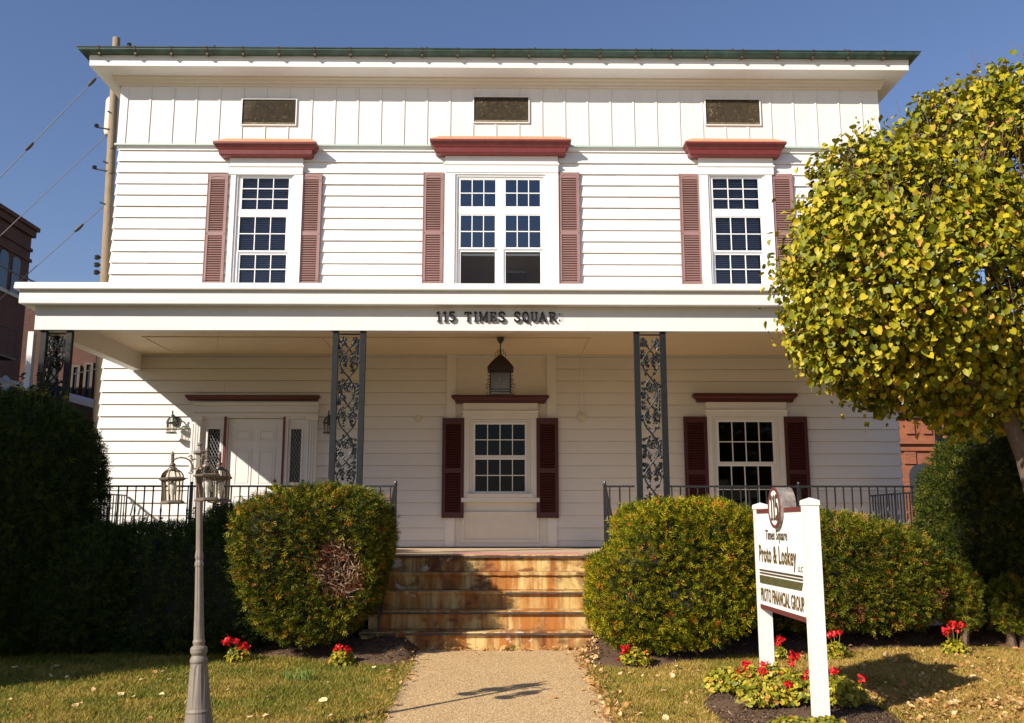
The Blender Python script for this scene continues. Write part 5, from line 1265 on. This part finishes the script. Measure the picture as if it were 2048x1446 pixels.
# ================================================================== GERANIUMS
M['gleaf'] = leafmat('geranium_leaf', [(0,(.09,.12,.010)),(1,(.50,.22,.05)),(.30,(.20,.20,.012)),(.65,(.40,.34,.02)),(.90,(.56,.42,.04))], .25, .5)
M['petal'] = leafmat('red_petal', [(0,(.50,.008,.010)),(1,(.80,.03,.03))], .2, .45)
GT = [(0,0,0)]+[(math.cos(a)*(1+.08*math.cos(5*a)), math.sin(a)*(1+.08*math.cos(5*a)), .22+.07*math.cos(4*a)) for a in np.linspace(.35, 5.93, 9)]
GF = [(0,i,i+1) for i in range(1, 9)]
PT = [(0,0,0),(-.5,.5,.2),(0,1,.1),(.5,.5,.2)]
def geranium(x, y, r_, h, heads, lab, nleaf, grp='red geraniums'):
    z0 = float(ground_h(x, y)); t = thing('geranium', (x, y, z0), lab, 'flower', grp)
    d = unit(rng.normal(size=(nleaf,3))); d[:, 2] = np.abs(d[:, 2]); q = (.45+.6*rng.random(nleaf)**.6)[:, None]; pos = d*q*[r_, r_, h*.85] + [x, y, z0+h*.12]
    rot = frames(unit(d*.6+rng.normal(size=(nleaf,3))*.45+[0,-.2,.6]), rng.normal(size=(nleaf,3)))
    V, F = scatter(GT, GF, pos, rot, (.012+.013*rng.random(nleaf))[:, None]); npmesh('foliage', V, [F], M['gleaf'], t)
    m = MB()
    for k in range(nleaf//4): m.tube([(x, y, z0-.01), tuple(pos[k])], .0025, 3)
    m.build('stems', M['gleaf'], t)
    for (hx_, hy_, hz_, hr) in heads:
        b = (hx_, hy_, hz_)
        m = MB().tube([(x+(hx_-x)*.4, y+(hy_-y)*.4, z0+h*.4), (hx_, hy_, hz_-.01)], .0028, 4); s_ = m.build('stalk', M['gleaf'], t)
        n = 46; d = unit(rng.normal(size=(n,3))); d[:, 2] = d[:, 2]*.75+.15; pos2 = d*hr*(.45+.45*rng.random(n))[:, None]+b; rot2 = frames(unit(d+rng.normal(size=(n,3))*.5), rng.normal(size=(n,3)))
        V, F = scatter(PT, [(0,1,2,3)], pos2, rot2, np.full((n,1), hr*.65)); npmesh('flower_head', V, [F], M['petal'], t)
def ger_px(bx, by, Yd, r_, h, heads, lab, nleaf=260):
    x = P(bx, by, Yd)[0]
    hs = []
    for px, py, rp in heads:
        dy = rng.uniform(-.6,.3)*r_; q = P(px, py, Yd+dy); hs.append((q[0], q[1], q[2], rp*.0056*Yd/10.3))
    geranium(x, Yd, r_, h, hs, lab, nleaf)
ger_px(478, 1300, 10.15, .13, .17, [(456,1283,11),(472,1284,8),(489,1294,11)], 'red geranium with three flower heads at the mulch edge in front of the left hedge', 200)
ger_px(684, 1312, 9.95, .13, .17, [(678,1296,8),(695,1300,8),(671,1300,5)], 'red geranium with small heads below the round clipped yew')
ger_px(1272, 1325, 9.85, .15, .17, [(1252,1298,9),(1276,1303,5),(1292,1308,6),(1235,1322,5),(1245,1306,4)], 'red geranium at the mulch tip right of the path')
ger_px(1556, 1312, 10.2, .10, .16, [(1559,1280,9),(1549,1296,8),(1556,1289,6)], 'red geranium seen between the two sign posts in the mulch')
ger_px(1672, 1296, 10.3, .13, .17, [(1660,1270,8),(1668,1269,7),(1680,1266,6)], 'red geranium in the mulch just right of the near sign post')
ger_px(1908, 1272, 10.5, .14, .17, [(1893,1260,9),(1905,1250,8),(1924,1252,8),(1893,1268,6),(1915,1262,5)], 'red geranium in the mulch far right near the small low yews')
gh_ = [
 (1448, 1372, 8.55, .17, .20, [(1491,1330,10),(1484,1342,8)], 'leftmost geranium of the sign bed, mostly yellow green leaves'),
 (1500, 1385, 8.25, .20, .22, [(1482,1345,9),(1497,1347,10),(1530,1329,9)], 'geranium in front of the far sign post with several red heads'),
 (1555, 1385, 8.15, .22, .24, [(1524,1342,8),(1566,1347,9),(1590,1313,11),(1583,1328,7)], 'geranium in the middle of the sign bed with the tallest red head'),
 (1600, 1400, 7.8, .22, .24, [(1578,1370,9),(1609,1357,9),(1618,1345,7),(1614,1382,6)], 'geranium left of the near sign post with clustered red heads'),
 (1528, 1425, 7.75, .20, .20, [(1529,1384,10),(1538,1389,6),(1569,1400,6)], 'low geranium at the front left of the sign bed'),
 (1670, 1405, 7.75, .20, .24, [(1668,1343,9),(1672,1395,6)], 'geranium right of the near sign post with one high red head'),
 (1700, 1400, 7.95, .14, .16, [(1726,1357,9),(1716,1378,9)], 'geranium leaning out of the right side of the sign bed'),
 (1590, 1490, 6.95, .20, .11, [], 'geranium leaves in front of the near sign post, without flowers'),
 (1655, 1490, 6.9, .18, .12, [], 'yellowing geranium at the foot of the near sign post, without flowers'),
]
for a in gh_: ger_px(*a, 620)
# ================================================================== TREE
M['tleaf'] = leafmat('tree_leaf', [(0,(.08,.10,.005)),(1,(.46,.22,.05)),(.38,(.20,.20,.006)),(.75,(.36,.30,.008)),(.95,(.48,.36,.02))], .14, .5, .3)
M['bark'] = mat('tree_bark', (.12,.085,.06), .9, var=.35, vscale=18, stretch=(3,3,.6), bump=.7, bscale=25)
TY = 8.3
def tp_(px, py, Y): q = P(px, py, Y); return np.array(q)
E = [(tp_(1826, 555, TY), (1.12, 1.15, 1.10)), (tp_(2030, 430, TY+.2), (1.22, 1.2, 1.36)), (tp_(2290, 560, TY+.2), (1.3, 1.3, 1.35)), (tp_(1985, 640, TY), (1.12, 1.1, .86)), (tp_(1760, 420, TY+.1), (.62,.8,.70))]
clp = []; cln = []
for i, (c, r_) in enumerate(E):
    n = (1000, 1050, 480, 700, 330)[i]; d = unit(rng.normal(size=(n*2,3))); k = (d[:, 1] < .5) | (rng.random(len(d)) < .4); d = d[k][:n]
    p = c + d*np.array(r_)*(1+.05*lump(d*2, 80+i, 1.6)[:, None]+.045*lump(d*2, 180+i, 4.5)[:, None])
    ins = np.zeros(len(p), bool)
    for j, (c2, r2) in enumerate(E):
        if j != i: ins |= (((p-c2)/np.array(r2))**2).sum(1) < .80
    clp.append(p[~ins]); cln.append(d[~ins])
clp = np.concatenate(clp); cln = np.concatenate(cln)
# gaps where branches show
gap = [(tp_(1855, 360, TY-.9), .24), (tp_(1770, 345, TY-.7), .17), (tp_(2035, 290, TY-.9), .22), (tp_(2000, 560, TY-1.0), .18)]
zmid = P(1900, 600, TY)[2]; clp[:, 1] += np.clip((zmid-clp[:, 2]), 0, 1.3)**1.5*.55
k = np.ones(len(clp), bool)
for g, gr in gap: k &= np.linalg.norm(clp-g, axis=1) > gr
clp, cln = clp[k], cln[k]
tree = thing('tree', (tp_(2110, 1260, 8.7)[0], 8.7, 0), 'round headed tree with heart shaped yellow green leaves filling the right side', 'tree')
nl = 27; nC = len(clp)
dep = np.repeat(rng.random(nC)**1.2*.42, nl); base = np.repeat(clp, nl, 0); nb_ = np.repeat(cln, nl, 0); n = len(base)
pos = base - nb_*dep[:, None] + rng.normal(size=(n,3))*[.095,.095,.085]
tip = unit(nb_*.55 + rng.normal(size=(n,3))*.55 + [0,-.05,-.75]); nrm = unit(nb_*.9 + rng.normal(size=(n,3))*.5 + [0,-.15,.45])
z = unit(nrm-(nrm*tip).sum(1, keepdims=True)*tip); rot = np.stack([np.cross(tip, z), tip, z], -1)
HT = [(0,.05,0),(-.30,-.06,.10),(-.54,.26,.14),(-.42,.64,.06),(0,.92,-.10),(.42,.64,.06),(.54,.26,.14),(.30,-.06,.10)]
HF = [(0,4,3,2,1),(0,7,6,5,4)]
sz = .036+.042*rng.random(n)**1.1; sz = np.stack([sz*(.75+.3*rng.random(n)), sz, sz*(.4+2.2*rng.random(n))], 1)
V, F = scatter(HT, HF, pos, rot, sz); npmesh('leaves', V, [F], M['tleaf'], tree)
m = MB(); B = lambda px, py, Y: tuple(tp_(px, py, Y))
base_pt = (B(2125, 1240, 8.7)[0], 8.7, -.1)
tk = [base_pt, B(2090, 1060, 8.65), B(2048, 915, 8.6), B(2008, 812, 8.55), B(1975, 735, 8.5)]
m.tube(tk, [.10,.085,.075,.065,.055], 10)
tk2 = [B(2080, 1030, 8.66), B(2090, 900, 8.7), B(2100, 760, 8.7), B(2110, 600, 8.6)]; m.tube(tk2, [.07,.06,.05,.04], 8)
m.build('trunk', M['bark'], tree, smooth=True)
limbs = [[B(1975, 735, 8.5), B(1900, 660, 8.4), B(1820, 560, 8.3)], [B(1975, 735, 8.5), B(1970, 620, 8.4), B(1990, 480, 8.4)], [B(2008, 812, 8.55), B(1920, 745, 8.2), B(1820, 680, 8.1)], [B(1975, 735, 8.5), B(1900, 590, 8.5), B(1850, 430, 8.4)],
         [B(2110, 600, 8.6), B(2080, 450, 8.5), B(2050, 320, 8.4)], [B(2110, 600, 8.6), B(2200, 480, 8.5), B(2290, 400, 8.5)], [B(1990, 480, 8.4), B(1940, 380, 8.3), B(1880, 310, 8.2)], [B(1820, 560, 8.3), B(1740, 480, 8.2), B(1700, 420, 8.2)], [B(2100, 760, 8.7), B(2200, 680, 8.5), B(2300, 600, 8.4)]]
lp_ = []
m = MB()
for L_ in limbs:
    m.tube(L_, [.045,.032,.018], 7)
    for a, b in zip(L_[:-1], L_[1:]):
        for t in np.linspace(0.2, 1, 5): lp_.append(np.array(a)*(1-t)+np.array(b)*t)
lp_ = np.array(lp_)
m.build('limbs', M['bark'], tree, smooth=True)
m = MB(); rt = random.Random(4)
for i in range(0, nC, 2):
    p = clp[i]-cln[i]*.16; dd = np.linalg.norm(lp_-p, axis=1); s0 = lp_[np.argmin(dd)]; mid = (s0+p)/2 + np.array([rt.uniform(-.1,.1), rt.uniform(-.1,.1), rt.uniform(0,.18)])
    m.tube([tuple(s0), tuple(mid), tuple(p+cln[i]*.04)], [.009,.006,.003], 3)
for g, gr in gap:
    for k in range(32):
        q = g+np.array([rt.uniform(-.3,.3), rt.uniform(.0,.35), rt.uniform(-.2,.2)]); m.tube([tuple(q+np.array([rt.uniform(-.08,.15), .15, -.18])), tuple(q), tuple(q+np.array([rt.uniform(-.10,.06), -.03, rt.uniform(.08,.2)]))], [.005,.0035,.002], 3)
for px, py, h in ((1712,300,.10),(1740,262,.10),(1782,252,.14),(1800,232,.16),(1822,245,.16),(1845,228,.17),(1850,222,.10),(1876,212,.13),(1905,172,.16),(1950,128,.20),(1962,140,.16),(1974,132,.18),(2034,112,.16),(2046,110,.14),(1930,160,.1),(1760,262,.08),(1890,185,.1),(2010,118,.08)):
    q = tp_(px, py, 8.3+rt.uniform(-.4,.3)); m.tube([tuple(q+np.array([.06,0,-.35])), tuple(q), tuple(q+np.array([rt.uniform(-.07,.01), 0, h]))], [.005,.0035,.0015], 4)
m.build('twigs', M['twig'], tree)
# ================================================================== BACKGROUND
XA = P(65, 457, 34)[0]; ZA = P(65, 457, 34)[2]
def onX(px, py, X): d = ray(px, py); t = X/d[0]; return d[1]*t, EYE+d[2]*t
ba = thing('brick_building', (XA-6, 24, 0), 'tall dark brick building with arched windows at the far left edge', 'building')
MB().box(XA-14, XA, 14, 34, -.5, ZA-.02).build('wall', M['brick_l'], ba)
m = MB(); m.box(XA-14.1, XA+.12, 13.9, 34.1, ZA-.35, ZA-.1); m.box(XA-14.2, XA+.2, 13.8, 34.2, ZA-.1, ZA+.05)
for zz_ in (ZA-.9, ZA-1.3): m.box(XA-14.05, XA+.06, 13.95, 34.06, zz_, zz_+.12)
m.build('cornice', M['brick_l'], ba)
def arch(y0, y1, z0_, z1_, X, th, arched=True):
    r_ = (y1-y0)/2; ym = (y0+y1)/2; pts = [(y0, z0_), (y1, z0_)] + ([(ym+r_*math.cos(a), z1_-r_*.6+r_*.6*math.sin(a)) for a in np.linspace(0, math.pi, 9)] if arched else [(y1, z1_), (y0, z1_)])
    m = MB().loft([[(X-.02, a, b) for a, b in pts], [(X+th, a, b) for a, b in pts]]); return m
wy = [(onX(-38, 540, XA)[0], onX(-16, 540, XA)[0]), (onX(-4, 540, XA)[0], onX(14, 540, XA)[0]), (onX(22, 545, XA)[0], onX(38, 545, XA)[0])]; zt0 = onX(8, 500, XA)[1]; zt1 = onX(8, 578, XA)[1]
for y0, y1_ in wy:
    for (za, zb_) in ((zt1, zt0), (zt1-4.3, zt0-4.3)):
        w_ = arch(y0, y1_, za, zb_, XA, .03).build('window', M['darkpane'], ba)
        arch(y0-.12, y1_+.12, za-.14, za-.02, XA, .09, False).build('sill', M['stonetrim'], w_)
pass
fe = thing('fire_escape', (XA+.6, 30, 3), 'dark metal fire escape on the side of the brick building behind the left porch corner', 'fire escape')
m = MB()
for z in (3.6, 6.8): m.box(XA+.01, XA+1.1, 27.5, 31.5, z, z+.06)
m.build('platform', M['brown'], fe); m = MB()
for z in (3.6, 6.8):
    m = MB()
    for y in np.linspace(27.5, 31.5, 9): m.tube([(XA+1.08, y, z), (XA+1.08, y, z+1)], .02, 4)
    m.tube([(XA+1.08, 27.5, z+1), (XA+1.08, 31.5, z+1)], .025, 4); m.build('guard_rail', M['brown'], fe)
m = MB()
for x in (XA+.3, XA+.9): m.tube([(x, 31.3, 3.6), (x, 28, 6.8)], .04, 4); m.tube([(x, 27.7, 0), (x, 31, 3.6)], .04, 4)
m.build('stair', M['brown'], fe)
bb = thing('brick_building', (-16, 44, 0), 'lower red brick building seen behind the left porch columns', 'building')
zB = P(100, 590, 40)[2]; x0B, x1B = P(20, 700, 40)[0]-3, P(320, 700, 40)[0]
MB().box(x0B, x1B, 40, 52, -.5, zB).build('wall', M['brick_l'], bb)
MB().box(x0B-.15, x1B+.15, 39.85, 52.15, zB, zB+.3).build('cornice', M['stonetrim'], bb)
for px, y0, y1 in ((150,730,800),(176,725,800),(205,725,800),(120,640,690),(165,640,690),(85,730,800)):
    r = rect(px-9, y0, px+9, y1, 39.95); m = MB().plate(r, [(r[0]+.1, r[1]-.1, r[2]+.1, r[3]-.1)], 39.9, 40.02); w_ = m.build('window', M['brown'], bb)
    MB().box(r[0]+.09, r[1]-.09, 39.96, 39.99, r[2]+.09, r[3]-.09).build('pane', M['darkpane'], w_)
sd = thing('shed', (-13, 30, 0), 'low outbuilding with sloping grey roof behind the left porch railing', 'shed')
q = P(120, 812, 28); q2 = P(250, 840, 28)
MB().box(q[0]-2, q2[0]+1, 28, 33, -.5, q2[2]+.1).build('wall', M['brick_l'], sd)
MB().add([(q[0]-2.1,27.8,q[2]+.9),(q2[0]+1,27.8,q2[2]),(q2[0]+1,33,q2[2]+.2),(q[0]-2.1,33,q[2]+1.1),(q[0]-2.1,27.8,q[2]+.75),(q2[0]+1,27.8,q2[2]-.15),(q2[0]+1,33,q2[2]+.05),(q[0]-2.1,33,q[2]+.95)], [(0,1,2,3),(7,6,5,4),(0,4,5,1),(1,5,6,2),(2,6,7,3),(3,7,4,0)]).build('roof', M['grey'], sd)
bc = thing('brick_building', (18, 30, 0), 'sunlit orange brick building with stone cornice behind the right end of the porch', 'building')
BY = 34; rz = lambda y: P(1830, y, BY)[2]; bx0, bx1 = P(1740, 900, BY)[0], P(2300, 900, BY)[0]
MB().box(bx0, bx1, BY, BY+12, -.5, rz(826)).build('wall', M['brick_r'], bc)
m = MB(); m.box(bx0-.2, bx1, BY-.25, BY+12, rz(826)+.001, rz(820)); m.box(bx0-.35, bx1, BY-.4, BY+12, rz(820)+.001, rz(811)); m.build('cornice', M['stonetrim'], bc)
MB().box(bx0-.1, bx1, BY-.12, BY-.001, rz(836), rz(832)).build('string_course', M['brown'], bc)
m = MB()
for k in range(14):
    x = bx0+.1+k*.62; m.box(x, x+.30, BY-.07, BY-.001, rz(868), rz(840)); 
m.box(bx0-.05, bx1, BY-.12, BY-.002, rz(888), rz(880)); m.box(bx0-.05, bx1, BY-.09, BY-.002, rz(902), rz(899))
for k in range(12):
    x = bx0+.25+k*.95; m.box(x, x+.42, BY-.06, BY-.002, rz(928), rz(904))
m.build('brick_panels', M['brick_r'], bc)
for k in range(5):
    x = bx0+1.35+k*2.2; r_ = [(x, rz(1010)), (x+.9, rz(1010))]+[(x+.45+.45*math.cos(a), rz(950)+.4*math.sin(a)) for a in np.linspace(0, math.pi, 9)]
    MB().loft([[(a, BY-.02, b) for a, b in r_], [(a, BY+.02, b) for a, b in r_]]).build('window', M['darkpane'], bc)
gx0, gx1 = P(1960, 800, BY+1)[0], P(2250, 800, BY+1)[0]
MB().add([(gx0,BY+1,rz(812)),(gx1,BY+1,rz(812)),((gx0+gx1)/2,BY+3,rz(700)),(gx0,BY+8,rz(812)),(gx1,BY+8,rz(812)),((gx0+gx1)/2,BY+6,rz(700))], [(0,1,2),(3,5,4),(0,2,5,3),(1,4,5,2)]).build('roof', brickmat('roof_tile', (.30,.16,.10), (.24,.13,.08), (.15,.1,.07), .6), bc)
# utility pole and wires
PY = 22; a = P(234, 76, PY); b = P(197, 845, PY); bx = b[0]-(b[2]+.5)*(a[0]-b[0])/(a[2]-b[2])
up = thing('utility_pole', (bx, PY, 0), 'weathered wooden utility pole rising behind the left corner of the house', 'utility pole')
m = MB().tube([(bx, PY, -.5), ((bx+a[0])/2, PY, (a[2]-.5)/2), (a[0]-.01, PY, a[2]-.02), (a[0]-.01, PY, a[2])], [.145,.118,.09,.085], 12); m.build('pole', M['pole'], up, smooth=True)
q = P(217, 230, PY+.2); m = MB().lathe([(.0,-.55),(.14,-.5),(.17,-.4),(.17,.4),(.14,.47),(0,.5)], (q[0]+.05, PY+.3, q[2]), 14); m.build('transformer', M['white_plain'], up, smooth=True)
m = MB()
def onpole(py): q = P(220, py, PY); t = (q[2]+.5)/(a[2]+.5); return bx+(a[0]-bx)*t, q[2]
for py, dx in ((100,.35),(230,-.10),(262,-.35),(330,-.15),(345,-.35),(300,.3),(350,.3),(412,-.18),(160,.2)):
    x, z = onpole(py); m = MB(); m.tube([(x, PY-.08, z), (x+dx, PY-.1, z+.06)], .022, 5)
    if abs(dx) > .2: m.lathe([(.03,-.04),(.06,-.02),(.03,0),(.06,.02),(.03,.05)], (x+dx, PY-.1, z+.09), 8)
    m.build('bracket', M['insul'], up)
for py in (515, 530, 545): m = MB(); x, z = onpole(py); m.lathe([(.04,-.05),(.07,-.02),(.04,0),(.07,.03),(.04,.06)], (x-.22, PY, z), 8); m.tube([(x, PY, z), (x-.22, PY, z)], .02, 4); m.build('insulator', M['insul'], up)
def cable(pa, pb, Ya, Yb, r_, lab, ins=(), sag=0.0):
    A = np.array(P(*pa, Ya)); Bq = np.array(P(*pb, Yb)); t = thing('cable', tuple(A), lab, 'cable', 'overhead cables')
    pts = [tuple(A*(1-s)+Bq*s - np.array([0,0,sag*4*s*(1-s)])) for s in np.linspace(0, 1, 14)]
    MB().tube(pts, r_, 5).build('wire', M['wire'], t)
    for (px, py) in ins:
        s = (px-pa[0])/(pb[0]-pa[0]); c = A*(1-s)+Bq*s; d = unit((Bq-A)[None])[0]
        MB().tube([tuple(c-d*.14), tuple(c-d*.1), tuple(c), tuple(c+d*.1), tuple(c+d*.14)], [.015,.035,.045,.035,.015], 8).build('insulator', M['insul'], t)
cable((229,118), (-80,437), PY, PY, .012, 'uppermost slanting guy wire with two insulators left of the pole', ((183,168),(57,298)))
cable((215,268), (-80,548), PY, PY, .010, 'middle slanting guy wire running down to the left from the pole')
cable((209,410), (-80,670), PY, PY, .011, 'lower guy wire with one insulator dropping left from the pole', ((157,458),))
cable((-40,505), (200,592), 24, 24, .022, 'thick sagging cable crossing the sky above the left end of the porch roof', (), .25)
cable((-30,775), (212,733), 20, PY, .012, 'thin cable seen through the left iron column in front of the brick building', (), .05)
cable((50,545), (110,640), 26, 26, .010, 'short steep cable beside the corner of the tall brick building')
